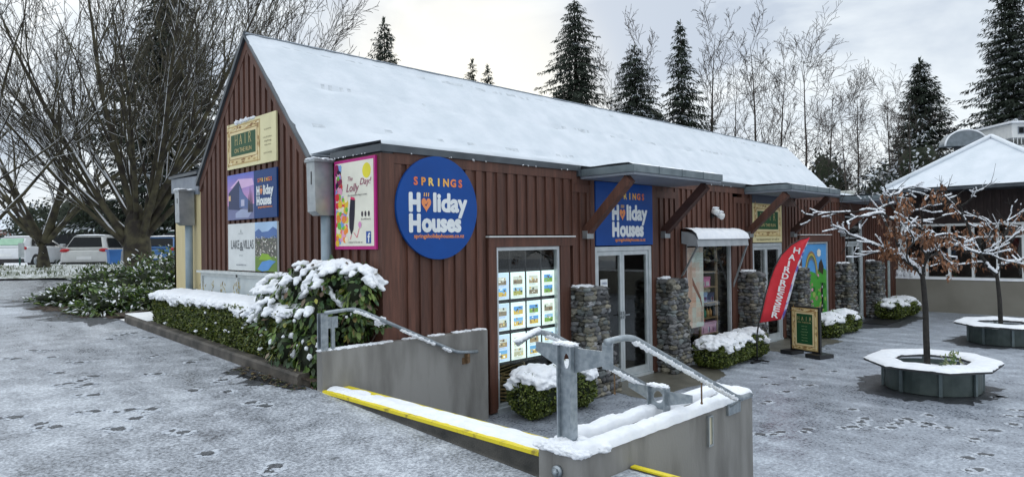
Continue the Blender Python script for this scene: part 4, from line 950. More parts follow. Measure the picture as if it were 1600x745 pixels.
mb.tube([(-.865, -3.39, .66), (-.895, -3.39, .66)], .042, 16); mb.tube([(-.895, -3.39, .66), (-.915, -3.39, .66)], .026, 6); mb.blob((-.91, -3.395, .66), .02); mb.build('bolt', galv, pw)
bl_ = thing('wall_light', 'small upright bulkhead light with cream glass set in the grey parapet', 'light', (.84, -3.6, .63))
mb = MB(); frame_rect(mb, .80, .88, .50, .76, .014, -3.625, -3.598); mb.build('frame', galvd, bl_); mb = MB(); mb.box((.814, -3.613, .514), (.866, -3.599, .746)); mb.build('lens', M('cream_lens', (.60, .56, .40), (.68, .64, .5), rough=.3), bl_)
for i, (x, z) in enumerate(((-.3, .74), (.55, .62), (-.05, .66))):
    pass
# the double handrail on the parapet
dh = thing('handrail', 'pair of galvanised handrails on brackets above the snowy double parapet', 'handrail', (-.2, -3.4, .8))
mb = MB()
mb.box((-.72, -3.42, .80), (-.705, -3.26, 1.52)); mb.box((-.76, -3.425, .80), (-.66, -3.41, 1.52)); mb.box((-.76, -3.27, .80), (-.66, -3.255, 1.52)); po = mb.build('post', galv, dh)
def plate_hole(mb, x, yc, zc, ry, rz, Y0, Y1, Z0, Z1, th=.012, k=20):
    vs = []
    inn = [(yc+ry*math.cos(2*PI*i/k), zc+rz*math.sin(2*PI*i/k)) for i in range(k)]
    outp = []
    for i in range(k):
        a = 2*PI*i/k; c, s_ = math.cos(a), math.sin(a); t = min(((Y1-yc) if c > 0 else (yc-Y0))/max(abs(c), 1e-6), ((Z1-zc) if s_ > 0 else (zc-Z0))/max(abs(s_), 1e-6)); outp.append((yc+c*t, zc+s_*t))
    for xx in (x, x+th): vs += [(xx, *p) for p in inn]+[(xx, *p) for p in outp]
    fs = []
    for i in range(k):
        j = (i+1) % k; fs += [(i, j, k+j, k+i), (2*k+i, 3*k+i, 3*k+j, 2*k+j), (i, 2*k+i, 2*k+j, j)]
    mb.add(vs, fs)
po.data = po.data  # web replaced below by a plate with an oval hole
bpy.data.objects.remove(po)
mb = MB(); mb.box((-.715, -3.395, .80), (-.703, -3.285, 1.28)); plate_hole(mb, -.715, -3.34, 1.40, .028, .055, -3.395, -3.285, 1.28, 1.52); mb.box((-.745, -3.408, .80), (-.675, -3.396, 1.52)); mb.box((-.745, -3.284, .80), (-.675, -3.272, 1.52)); mb.build('post', galv, dh)
def arm(y0, y1, za, zb, zt, x):
    mb = MB(); mb.prism([(x, y0, zt), (x, y1, zt), (x, y1, zb), (x, y0, za)], (.012, 0, 0)); mb.build('arm', galv, dh)
arm(-3.27, -3.03, 1.34, 1.44, 1.51, -.70); arm(-3.41, -3.66, 1.32, 1.40, 1.50, -.70)
mb = MB(); mb.box((-.705, -3.745, 1.38), (-.693, -3.66, 1.56)); mb.build('hanger', galv, dh)
X2 = .47
mb = MB(); plate_hole(mb, X2, -3.34, .94, .048, .052, -3.415, -3.265, .84, 1.03); mb.box((X2-.04, -3.428, .80), (X2+.05, -3.4155, 1.03)); mb.box((X2-.04, -3.2645, .80), (X2+.05, -3.252, 1.03)); mb.build('bracket', galv, dh)
arm(-3.252, -3.04, .90, .98, 1.02, X2); arm(-3.428, -3.66, .88, .94, 1.0, X2)
PA = arc([(-.96, -3.09, 1.53), (-.78, -3.09, 1.60), (-.62, -3.09, 1.57), (.62, -3.10, .99)]); ra = railpath(PA, .022).build('rail', galv, dh)
PB = arc([(-.74, -3.72, 1.575), (-.46, -3.72, 1.585), (1.17, -3.72, .862), (1.38, -3.72, .862)]); rb_ = railpath(PB, .024).build('rail', galv, dh)
railsnow(ra, PA[6:], .022, True); railsnow(rb_, PB[4:8], .024, True, lo=.25); 
mb = MB(); mb.smooth = True
for i in range(26): p = Vector(PA[0]).lerp(Vector(PA[6]), i/26); mb.blob((p.x, p.y, p.z+.022), .024, (1.2, 1.2, .6), .2, i)
for i in range(14): mb.blob((-.712+rnd(-.03, .03), -3.41+.14*i/13, 1.525), .028, (1, 1.2, .5), .3, i); mb.blob((X2+rnd(-.02, .03), -3.42+.16*i/13, 1.035), .026, (1, 1.2, .6), .3, i)
mb.build('snow', snow, dh)
for x, y, z0, z1 in ((.20, -3.09, .98, 1.17), (.52, -3.72, .94, 1.14)):
    mb = MB(); mb.smooth = True; mb.tube([(x, y, z1), (x, y, z0)], .007, 8); mb.blob((x, y, z0), .011); mb.build('hanger', M('rusty_steel'), dh)
mb = MB(); mb.beam((1.2, -3.72, .85), (1.2, -3.61, .76), .03, .012); mb.beam((1.33, -3.72, .85), (1.33, -3.61, .78), .03, .012); mb.box((1.15, -3.625, .70), (1.38, -3.60, .80)); mb.build('bracket', galv, dh)
# kerb beside the hedge
kk = thing('garden_kerb', 'mossy concrete kerb running along the clipped hedge', 'kerb', (-.9, 3, .8))
mb = MB(); vs = []; ys = [.25+.25*i for i in range(25)]+[6.6, 6.8, 6.95]; xs_ = [0]*25+[.06, .18, .4]
for y, dx in zip(ys, xs_):
    z = GZ(-.9, y); vs += [(-.945+dx, y, z-.1), (-.94+dx, y, z+.10), (-.92+dx, y, z+.125), (-.80+dx, y, z+.125), (-.79+dx, y, z-.1)]
n = len(ys); mb.add(vs, [(i*5+j, i*5+j+1, (i+1)*5+j+1, (i+1)*5+j) for i in range(n-1) for j in range(4)]+[(0, 1, 2, 3, 4)]); mb.build('edging', kerbm, kk)

# ============================================================ PLANTS
def leafquad(mb, p, ax, nrm, L_, W_, curl=.0):
    sx = ax.cross(nrm)
    if sx.length < 1e-4: sx = Vector((1, 0, 0))
    sx.normalize(); a = p+ax*L_*.35; d = -nrm*curl*L_
    mb.add([p, a+sx*W_*.5, p+ax*L_*.75+sx*W_*.35+d*.5, p+ax*L_+d, p+ax*L_*.75-sx*W_*.35+d*.5, a-sx*W_*.5], [(0, 1, 2, 3), (0, 3, 4, 5)])
def rv():
    while 1:
        v = Vector((rnd(-1, 1), rnd(-1, 1), rnd(-1, 1)))
        if .05 < v.length < 1: return v.normalized()
BOXG = [(.055, .085, .015), (.09, .125, .02), (.14, .18, .03), (.03, .05, .012), (.19, .22, .05)]
# clipped hedge
hd = thing('clipped_hedge', 'long clipped box hedge with a snow topped flat crown along the kerb', 'hedge', (-.5, 3.1, .9))
HX0, HX1, HY0, HY1 = -.80, -.22, .7, 5.38
mb = MB(); mb.prism([(HX0+.05, HY0, GZ(0, HY0)+.02), (HX0+.05, HY1-.05, GZ(0, HY1)+.02), (HX0+.05, HY1-.05, 1.42), (HX0+.05, HY0, 1.42)], (HX1-HX0-.1, 0, 0)); mb.build('branches', hedgecore, hd)  # solid dark core: the hedge's inner shade put into its colour
mb = MB(); random.seed(2)
for i in range(21000):
    q = random.random()
    if q < .72: y = rnd(HY0, HY1); zb = GZ(0, y)+.06; z = rnd(zb, 1.49); p = Vector((HX0+.025*noise.noise(Vector((y*2.5, z*3, 1)))+rnd(0, .05), y, z)); nn = Vector((-1, 0, .2))
    elif q < .82: y = rnd(HY0, HY1); p = Vector((rnd(HX0, HX1), y, 1.45+.02*noise.noise(Vector((y*3, 0, 1)))+rnd(-.03, .01))); nn = Vector((0, 0, 1))
    elif q < .92: p = Vector((rnd(HX0, HX1), HY1+rnd(-.06, .01), rnd(.98, 1.49))); nn = Vector((0, 1, .2))
    else: p = Vector((rnd(HX0, HX1), HY0+rnd(-.01, .06), rnd(.85, 1.49))); nn = Vector((0, -1, .2))
    mb.col = random.choice(BOXG) if random.random() < .985 else (.3, .28, .05)
    leafquad(mb, p, (rv()+nn*.7).normalized(), (nn+rv()*.8).normalized(), rnd(.025, .042), rnd(.016, .026))
for i in range(70):
    y = rnd(HY0, HY1); p = Vector((HX0-.005, y, rnd(1.1, 1.45))); d = Vector((-.8, rnd(-.5, .5), rnd(.2, 1))).normalized()
    for q in range(5): mb.col = random.choice(BOXG[1:]); leafquad(mb, p+d*.018*q, (d+rv()*.8).normalized(), rv(), .03, .016)
mb.build('foliage', leafm, hd)
mb = MB(); mb.smooth = True; NA, NB = 230, 24; vs = []
for i in range(NA+1):
    a = i/NA; y = HY0+(HY1+.04-HY0)*a
    for j in range(NB+1):
        b = j/NB; x = HX0-.035+(HX1-HX0+.07)*b+.02*noise.noise(Vector((y*6, b, 4)))
        e = min(1, (4*b*(1-b))**.4)*min(1, (4*a*(1-a)*14)**.5); droop = (.14*max(0, noise.noise(Vector((y*2.2, 3, 0)))) + .03)*(1 if b < .08 else 0)
        vs.append((x, y, 1.485+.085*e*(1+.3*noise.noise(Vector((x*6, y*4, 0)))+.15*noise.noise(Vector((x*18, y*18, 0))))-droop))
mb.add(vs, [(i*(NB+1)+j, i*(NB+1)+j+1, (i+1)*(NB+1)+j+1, (i+1)*(NB+1)+j) for i in range(NA) for j in range(NB)])
for i in range(90):
    y = rnd(HY0, HY1); q = max(0, noise.noise(Vector((y*2.2, 3, 0)))+.15); mb.blob((HX0-.005+rnd(-.02, .02), y, 1.475-rnd(0, .12)*q*2), rnd(.025, .06), (.7, 1.7, .8), .45, i)
for i in range(16): mb.blob((HX0-.01, rnd(HY0, HY1), rnd(1.0, 1.35)), rnd(.012, .025), (1, 1.3, .8), .3, i)
mb.build('snow', snow, hd)
# box balls in the courtyard
def ballbush(cx, cy, rx, ry, h, label, seed):
    random.seed(seed); t = thing('box_bush', label, 'bush', (cx, cy, 0), 'clipped box bushes along the shop front')
    mb = MB(); mb.smooth = True; mb.blob((cx, cy, h*.46), 1, (rx*.86, ry*.86, h*.44), .1, seed); mb.build('branches', hedgecore, t)  # dark lump standing in for the shade inside the leaf ball
    mb = MB(); n = int(9000*(rx+ry)*h/.55*.9)
    if cx > 9: n = int(n*.45)
    for i in range(n):
        d = rv(); d.z = max(d.z, -.85); e = 1+.13*noise.noise(d*2.2+Vector((seed, 0, 0)))
        sp = lambda v: math.copysign(abs(v)**.75, v)
        p = Vector((cx+sp(d.x)*rx*e*rnd(.88, 1), cy+sp(d.y)*ry*e*rnd(.88, 1), h*.5+sp(d.z)*h*.48*e*rnd(.92, 1)))
        mb.col = random.choice(BOXG[:3]+BOXG[2:])
        s_ = 1 if cx < 9 else 1.5
        leafquad(mb, p, (rv()+d*.8).normalized(), (d+rv()*.8).normalized(), rnd(.026, .045)*s_, rnd(.018, .028)*s_)
    mb.build('foliage', leafm, t)
    mb = MB(); mb.smooth = True; k = 110
    for i in range(k):
        a = rnd(0, 2*PI); r = math.sqrt(random.random())*.98; x = cx+math.cos(a)*rx*r; y = cy+math.sin(a)*ry*r
        zz = h*.5+h*.48*(max(0, 1-r**2.6))**.5*(1+.1*noise.noise(Vector((x*4, y*4, seed))))
        if r > .75 and noise.noise(Vector((a*1.4, seed, 0))) < -.05: continue
        mb.blob((x, y, zz+.012), rnd(.045, .085), (1.15, 1.15, .62), .4, i+seed)
    o = mb.build('snow', snow, t); m = o.modifiers.new('r', 'REMESH'); m.mode = 'VOXEL'; m.voxel_size = .014 if cx < 9 else .022; m.use_smooth_shade = True
    m = o.modifiers.new('s', 'SMOOTH'); m.iterations = 2
    return t
ballbush(1.98, -.50, .33, .32, .62, 'snow capped box bush against the first shop window, left of the galvanised post', 1)
ballbush(2.66, -.52, .34, .30, .60, 'snow capped box bush at the first stone pillar, right of the galvanised post', 2)
ballbush(6.62, -.55, .38, .36, .50, 'snow capped box bush under the gift window, nearest of three', 3)
ballbush(7.32, -.52, .36, .34, .50, 'snow capped box bush under the gift window, middle of three', 4)
ballbush(7.98, -.50, .34, .34, .52, 'snow capped box bush under the gift window, farthest of three', 5)
ballbush(11.75, -.60, .48, .36, .50, 'snow capped box bush below the mural, beside the framed board', 6)
ballbush(12.75, -.58, .50, .36, .50, 'snow capped box bush below the mural, the farther of two', 7)
ballbush(16.5, -.62, .55, .38, .52, 'snow capped box bush at the far end of the shop front, the nearer of two', 8)
ballbush(17.5, -.62, .55, .38, .52, 'snow capped box bush at the far end of the shop front, the farther of two', 9)
# broadleaf bush by the corner
random.seed(12)
bb = thing('broadleaf_bush', 'big glossy broadleaf bush loaded with snow between the hedge and the handrail', 'bush', (-.45, .9, .85))
LOBES = [((-.46, 1.55, 1.62), (.30, .34, .26)), ((-.40, 1.0, 1.78), (.34, .36, .26)), ((-.30, .48, 1.82), (.30, .30, .24)), ((-.24, .12, 1.74), (.20, .20, .26)), ((-.62, 1.25, 1.35), (.28, .40, .36)), ((-.66, .85, 1.12), (.28, .34, .40)),
         ((-.50, .55, 1.40), (.34, .32, .40)), ((-.68, .38, 1.00), (.20, .26, .34)), ((-.56, 1.75, 1.28), (.24, .26, .28)), ((-.22, .18, 1.42), (.20, .14, .22)), ((-.36, .9, 1.5), (.34, .5, .3)), ((-.34, 1.9, 1.5), (.24, .2, .18))]
LG = [(.04, .085, .018), (.07, .125, .025), (.10, .17, .03), (.045, .095, .035), (.15, .21, .045), (.03, .055, .014)]
mb = MB(); mb.smooth = True
for i, (c, r) in enumerate(LOBES): mb.blob(c, .68, r, .2, i)
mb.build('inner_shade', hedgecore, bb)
mb = MB(); 
for i in range(26):
    c, r = random.choice(LOBES); mb.tube([(-.45+rnd(-.15, .15), .9+rnd(-.4, .4), .85), ((c[0]-.45)/2, (c[1]+.9)/2, (c[2]+.85)/2), (c[0]+rnd(-.1, .1), c[1]+rnd(-.2, .2), c[2])], [.014, .010, .005], 5)
mb.build('stem', bark, bb)
mb = MB()
for i in range(3100):
    c, r = random.choice(LOBES); d = rv(); e = rnd(.72, 1.08); p = Vector((c[0]+d.x*r[0]*e, c[1]+d.y*r[1]*e, c[2]+d.z*r[2]*e))
    if p.x > -.04: continue
    if p.y < .0 and p.z < 1.3: continue
    if p.x < -.9 and p.z < GZ(0, p.y)+.05: continue
    ax = (d*.6+Vector((rnd(-.4, .4), rnd(-.4, .4), rnd(-1.3, -.1)))).normalized(); nn = (d+rv()*.5+Vector((0, 0, .5))).normalized()
    q = random.random(); mb.col = random.choice(LG) if q < .90 else random.choice([(.30, .30, .05), (.20, .16, .06), (.16, .10, .06), (.22, .17, .12)])
    leafquad(mb, p, ax, nn, rnd(.065, .12), rnd(.035, .06), rnd(0, .3))
mb.build('foliage', leafm, bb)
mb = MB(); mb.smooth = True; n = 0
for (c, r) in LOBES[:5]+LOBES[6:7]+[LOBES[8], LOBES[11]]:
    cap = 54 if c[2] > 1.45 else 30
    for i in range(cap):
        a = rnd(0, 2*PI); q = math.sqrt(random.random())*1.02; x = c[0]+math.cos(a)*r[0]*q; y = c[1]+math.sin(a)*r[1]*q; z = c[2]+r[2]*math.sqrt(max(0, 1-min(1, q)**2))*.98
        if noise.noise(Vector((x*5, y*5, z*2))) < -.22: continue
        if x > -.06: continue
        ang = a; s_ = rnd(.03, .062); L_ = rnd(1.0, 1.9)
        for k_ in range(3): mb.blob((x+math.cos(ang)*s_*L_*.5*k_, y+math.sin(ang)*s_*L_*.5*k_, z+.012-.028*k_*q), s_*(1-.18*k_), (1, 1, .72), .3, n+k_); 
        n += 3
for i in range(34):
    c, r = LOBES[random.choice([5, 7, 9, 4, 6])]; d = rv(); d.z = abs(d.z)*.6; d.x = -abs(d.x); mb.blob((c[0]+d.x*r[0]*1.05, c[1]+d.y*r[1]*1.05, c[2]+d.z*r[2]), rnd(.018, .035), (1, 1, 1.1), .4, i)
o = mb.build('snow', snow, bb); m = o.modifiers.new('r', 'REMESH'); m.mode = 'VOXEL'; m.voxel_size = .011; m.use_smooth_shade = True
m = o.modifiers.new('s', 'SMOOTH'); m.iterations = 3
# a sprig standing out over the wall
sp = thing('leafy_sprig', 'single leafy sprig holding a lump of snow below the sloping handrail', 'sprig', (-.12, -.08, 1.2))
mb = MB(); mb.tube([(-.2, .02, 1.1), (-.15, -.06, 1.25), (-.12, -.10, 1.36)], .005, 5); mb.build('stem', bark, sp)
mb = MB()
for i in range(22): mb.col = random.choice(LG); leafquad(mb, Vector((-.12+rnd(-.06, .06), -.10+rnd(-.04, .04), 1.36+rnd(-.04, .04))), (rv()+Vector((0, 0, -.6))).normalized(), rv(), .09, .045, .2)
mb.build('foliage', leafm, sp); mb = MB(); mb.smooth = True
for i in range(9): mb.blob((-.12+rnd(-.06, .06), -.11+rnd(-.03, .03), 1.40+rnd(-.05, .01)), rnd(.025, .045), (1.1, 1, .9), .3, i)
mb.build('snow', snow, sp)
# low laurels on the island at the left
def shrub(cx, cy, rx, ry, h, label, seed, nl=1500):
    random.seed(seed); zb = bedz(cx, cy)-.02; t = thing('laurel_shrub', label, 'shrub', (cx, cy, zb), 'low laurel shrubs on the island bed')
    mb = MB(); mb.smooth = True; mb.blob((cx, cy, zb+h*.4), 1, (rx*.7, ry*.7, h*.45), .25, seed); mb.build('branches', hedgecore, t)  # dark filler lump, coloured as the shade behind the laurel leaves
    mb = MB(); sn = MB()
    for i in range(nl):
        d = rv(); d.z = abs(d.z)*1.05-.1; e = (1+.35*noise.noise(d*2.6+Vector((seed, 0, 0))))*rnd(.7, 1.05); p = Vector((cx+d.x*rx*e, cy+d.y*ry*e, zb+max(.03, d.z*h*e)))
        ax = (d+rv()*.8).normalized(); nn = (Vector((0, 0, 1))+rv()*.7).normalized(); L_, W_ = rnd(.08, .15), rnd(.04, .06); mb.col = random.choice(LG+[(.12, .16, .05)]); leafquad(mb, p, ax, nn, L_, W_, .2)
        if random.random() < .33 and nn.z > .5: sn.col = (.8, .83, .88); leafquad(sn, p+nn*.008+Vector((0, 0, .008)), ax, nn, L_*.85, W_*.8, .2)
    mb.build('foliage', leafm, t); sn.build('snow', snow, t)
shrub(-.55, 8.2, .75, .8, .42, 'lowest laurel shrub at the near tip of the island bed', 1); shrub(.25, 9.3, 1.0, .9, .85, 'laurel shrub in the middle of the island bed', 2, 2200); shrub(.9, 8.3, .9, .8, 1.05, 'taller laurel shrub right beside the cream wall', 3, 2200)
shrub(-.8, 10.2, .8, .9, .35, 'sparse low laurel at the outer edge of the island bed', 4, 1300); shrub(1.3, 10.2, 1.0, .9, 1.1, 'tall laurel shrub at the back of the island bed under the big tree', 5, 2200); shrub(0, 7.5, .6, .5, .55, 'small laurel shrub between the kerb end and the cream wall', 6); shrub(.1, 11.4, 1.0, .9, .65, 'laurel shrub at the far left of the island bed', 7, 1800); shrub(2.3, 9.0, .9, .9, 1.3, 'tallest laurel shrub hard against the rear of the shop', 8, 1800)

# ============================================================ TREES
WIND = -_R0*.25-_F0*.35
def twigs(mb, sn, p, d, L_, r, lv, P, leaves=None):
    """recursive branch; P: dict of habits"""
    n = P['seg'][lv]; pts = [p.copy()]; rs = [r]; q = p.copy(); dd = d.copy(); st = L_/n; tip = P['tip'][lv]
    for i in range(n):
        dd = (dd+rv()*P['wob'][lv]+Vector((0, 0, P['up'][lv]))).normalized(); q = q+dd*st; pts.append(q.copy()); rs.append(max(r*(1-(i+1)/n*(1-tip)), P['rmin']))
    mb.tube(pts, rs, P['k'][lv], cap=False)
    if sn is not None and r*P.get('snw', 1) > P['snr']:
        sp_ = []; sr_ = []
        for a, b in zip(pts, rs):
            sr_.append(max(min(b*.5, .035), P['snt']))
        d0 = (pts[-1]-pts[0]).normalized(); up_ = Vector((0, 0, 1))+WIND; up_ = (up_-d0*up_.dot(d0)).normalized()
        sp_ = [a+up_*(b*.72) for a, b in zip(pts, rs)]; sr_ = [c_ if noise.noise(a*1.9) > -.05 else c_*.25 for a, c_ in zip(pts, sr_)]
        if abs(d0.z) < P['snz']: sn.tube(sp_, sr_, 4 if lv else 6, cap=False)
    if lv+1 < len(P['seg']):
        k = P['n'][lv]
        for i in range(k):
            t = P['t0'][lv]+(1-P['t0'][lv])*(i+random.random()*.8)/k; t = min(t, .999); j = int(t*n); f = t*n-j
            b = pts[j].lerp(pts[j+1], f); ax = (pts[j+1]-pts[j]).normalized(); rr = rs[j]*(1-f)+rs[j+1]*f
            s = rv(); s = (s-ax*s.dot(ax)).normalized(); an = math.radians(rnd(*P['ang'][lv])); cdr = ax*math.cos(an)+s*math.sin(an)
            twigs(mb, sn, b, cdr, L_*rnd(*P['len'][lv])*(1-.45*t*P.get('tap', 1)), rr*P['rr'][lv], lv+1, P)
def bare_tree(name, label, base, stems, P, group, seed, bm=bark, tm=None):
    random.seed(seed); t = thing(name, label, 'tree', base, group); B = Vector(base)
    mb = MB(); mb.smooth = True; sn = MB(); sn.smooth = True
    for (off, d, L_, r) in stems: twigs(mb, sn if P.get('snow', True) else None, B+Vector(off), Vector(d).normalized(), L_, r, 0, P)
    return t, mb, sn
# the big vase shaped tree
BIG = dict(seg=[9, 7, 5, 3], wob=[.06, .09, .12, .18], up=[.03, .03, .03, .03], tip=[.16, .2, .3, .5], k=[9, 5, 4, 3], n=[11, 7, 5], t0=[.16, .12, .12], ang=[(12, 34), (14, 40), (18, 52)], len=[(.42, .68), (.36, .58), (.3, .5)], rr=[.5, .52, .6], rmin=.0065, snr=.0078, snt=.0055, snz=.97, tap=.7)
bx, by, _ = AT(215, 418, 20.5); bz = 1.35
stems = [((0, 0, 0), (.1, -.1, 1), 8.5, .15)]
random.seed(40)
# directions given as lean to picture right (a), towards the camera (b)
for a, b, L_, r in [(-1.0, .1, 9.0, .15), (-.75, -.4, 9.5, .17), (-.55, .3, 9.5, .18), (-.3, -.3, 10, .17), (-.12, .4, 9.5, .16), (.2, -.3, 10, .19), (.42, .3, 10, .18), (.62, -.2, 10, .19), (.85, .2, 10, .17), (1.05, -.3, 9.5, .15), (-1.35, -.2, 8, .12), (.3, .7, 8, .13), (-.9, .7, 8, .12), (-1.2, .5, 8, .11)]:
    d = _R0*a - _F0*b + Vector((0, 0, 1.15)); o_ = _R0*a*.16-_F0*b*.16; stems.append(((o_.x, o_.y, rnd(.75, 1.7)), d, L_*.8, r*.62))
t, mb, sn = bare_tree('bare_tree', 'big many-stemmed leafless tree with snowy spreading limbs left of the gable', (bx, by, bz), stems, BIG, None, 41)
for i in range(7): a = 2*PI*i/7; mb.tube([(bx+math.cos(a)*.42, by+math.sin(a)*.42, bz-.1), (bx+math.cos(a)*.22, by+math.sin(a)*.22, bz+.25), (bx+math.cos(a)*.12, by+math.sin(a)*.12, bz+1.0)], [.17, .18, .12], 8)
mb.tube([(bx, by, bz-.15), (bx+.02, by, bz+.4), (bx, by+.03, bz+1.1), (bx-.03, by, bz+1.7), (bx, by, bz+2.2)], [.52, .40, .37, .30, .12], 14)
mb.build('trunk', mossbark, t); sn.build('snow', snow, t)
# smaller tree by the verge
x, y, _ = AT(68, 418, 23.5)
stems = [((0, 0, 0), (0, 0, 1), 1.3, .24)]
for a, b, L_, r in [(-.9, 0, 5, .13), (-.4, .3, 5.5, .13), (.1, -.3, 5.5, .12), (.5, .2, 5.5, .14), (.95, -.1, 5.2, .13), (-1.3, .2, 4.2, .08), (1.2, .3, 4, .08)]:
    d = _R0*a - _F0*b + Vector((0, 0, 1.0)); stems.append(((_R0.x*a*.1, _R0.y*a*.1, 1.0), d, L_, r))
P2 = dict(BIG); P2['n'] = [6, 6, 4]
t, mb, sn = bare_tree('bare_tree', 'short leafless tree with a forked mossy trunk on the verge beside the white cars', (x, y, 1.5), stems, P2, None, 43); mb.build('trunk', mossbark, t); sn.build('snow', snow, t)
# another at the far left edge
x, y, _ = AT(-90, 400, 19)
stems = []
for a, b, L_, r in [(.3, 0, 8, .15), (.8, .3, 8, .14), (1.25, .1, 7.5, .11)]:
    stems.append(((0, 0, .1), _R0*a-_F0*b+Vector((0, 0, 1.2)), L_, r*.6))
P3 = dict(BIG); P3['n'] = [6, 6, 4]
t, mb, sn = bare_tree('bare_tree', 'leafless tree whose limbs reach in from the left edge', (x, y, 1.35), stems, P3, None, 44); mb.build('trunk', mossbark, t); sn.build('snow', snow, t)
# leafless tree behind the roof left of centre: its crown rises over the ridge
x, y, _ = AT(345, 380, 30)
stems = [((0, 0, 0), (0, 0, 1), 4, .2)]
for a, b, L_, r in [(.25, 0, 9, .11), (.6, .2, 9.5, .11), (.95, -.2, 9.5, .11), (-.4, -.2, 9, .10)]:
    stems.append(((0, 0, 1.6), _R0*a-_F0*b+Vector((0, 0, 1.25)), L_, r))
P4 = dict(BIG); P4['n'] = [9, 8, 6]; P4['rmin'] = .010
t, mb, sn = bare_tree('bare_tree', 'tall leafless tree whose fine twigs fan out above the roof peak', (x, y, 1.35), stems, P4, None, 45); mb.build('trunk', bark, t); sn.build('snow', snow, t)
# upright leafless trees beyond the roof
UPR = dict(seg=[12, 6, 4, 2], wob=[.05, .12, .17, .2], up=[.03, .12, .08, .05], tip=[.08, .15, .3, .5], k=[7, 4, 3, 3], n=[24, 7, 4], t0=[.2, .15, .15], ang=[(24, 44), (22, 50), (25, 60)], len=[(.16, .31), (.3, .55), (.3, .6)], rr=[.34, .5, .6], rmin=.0105, snr=.028, snt=.010, snz=.90, tap=.75)
SPR = dict(UPR); SPR['n'] = [18, 8, 5]; SPR['ang'] = [(35, 62), (25, 60), (25, 65)]; SPR['len'] = [(.26, .45), (.34, .6), (.3, .6)]; SPR['up'] = [.02, .05, .04, .03]; SPR['wob'] = [.08, .15, .2, .2]
protos = []
for k_, (PP, sd_) in enumerate(((UPR, 51), (SPR, 52), (UPR, 53))):
    random.seed(sd_); mb = MB(); mb.smooth = True; sn = MB(); sn.smooth = True; twigs(mb, sn, Vector((0, 0, 0)), Vector((0, 0, 1)), 12, .12, 0, PP)
    protos.append((mb, sn))
BT = [(1098, 28, 46, 0, 'upright leafless tree behind the roof, right against the second tall spruce'), (1010, 48, 50, 2, 'thin leafless tree behind the roof between the two smaller spruces'), (1166, 48, 44, 2, 'slender upright leafless tree in the gap right of the spruces'),
      (1206, 78, 47, 0, 'leafless tree close behind the tallest bare tree, on its left'), (1251, 68, 36, 1, 'tallest bare tree standing clear above the far end of the roof'), (1296, 115, 42, 1, 'bushy leafless tree with snowy twigs above the third canopy'), (1334, 122, 38, 2, 'slim leafless tree rising over the third canopy'),
      (1388, 132, 36, 0, 'leafless tree with grey green trunk just left of the dark conifer'), (1143, 110, 50, 1, 'low leafless tree peeping above the roof between two upright ones'), (1425, 150, 33, 1, 'snow dusted leafless tree in front of the dark conifer'), (1318, 165, 33, 1, 'low leafless tree filling the gap behind the canopies'), (960, 105, 52, 2, 'faint leafless tree right of the biggest spruce')]
first = {}
for i, (px, py, D, k_, lb) in enumerate(BT):
    x, y, zt = AT(px, py, D); s = (zt-1.0)/12.8
    if k_ not in first:
        t = thing('leafless_tree', lb, 'tree', (0, 0, 0), 'leafless trees behind the shops'); protos[k_][0].build('trunk', twig, t); protos[k_][1].build('snow', snow, t); first[k_] = t
    else:
        t = dup(first[k_]); t['label'] = lb
    t.location = (x, y, 1.0); t.scale = (s, s, s); t.rotation_euler = (0, 0, i*1.9)
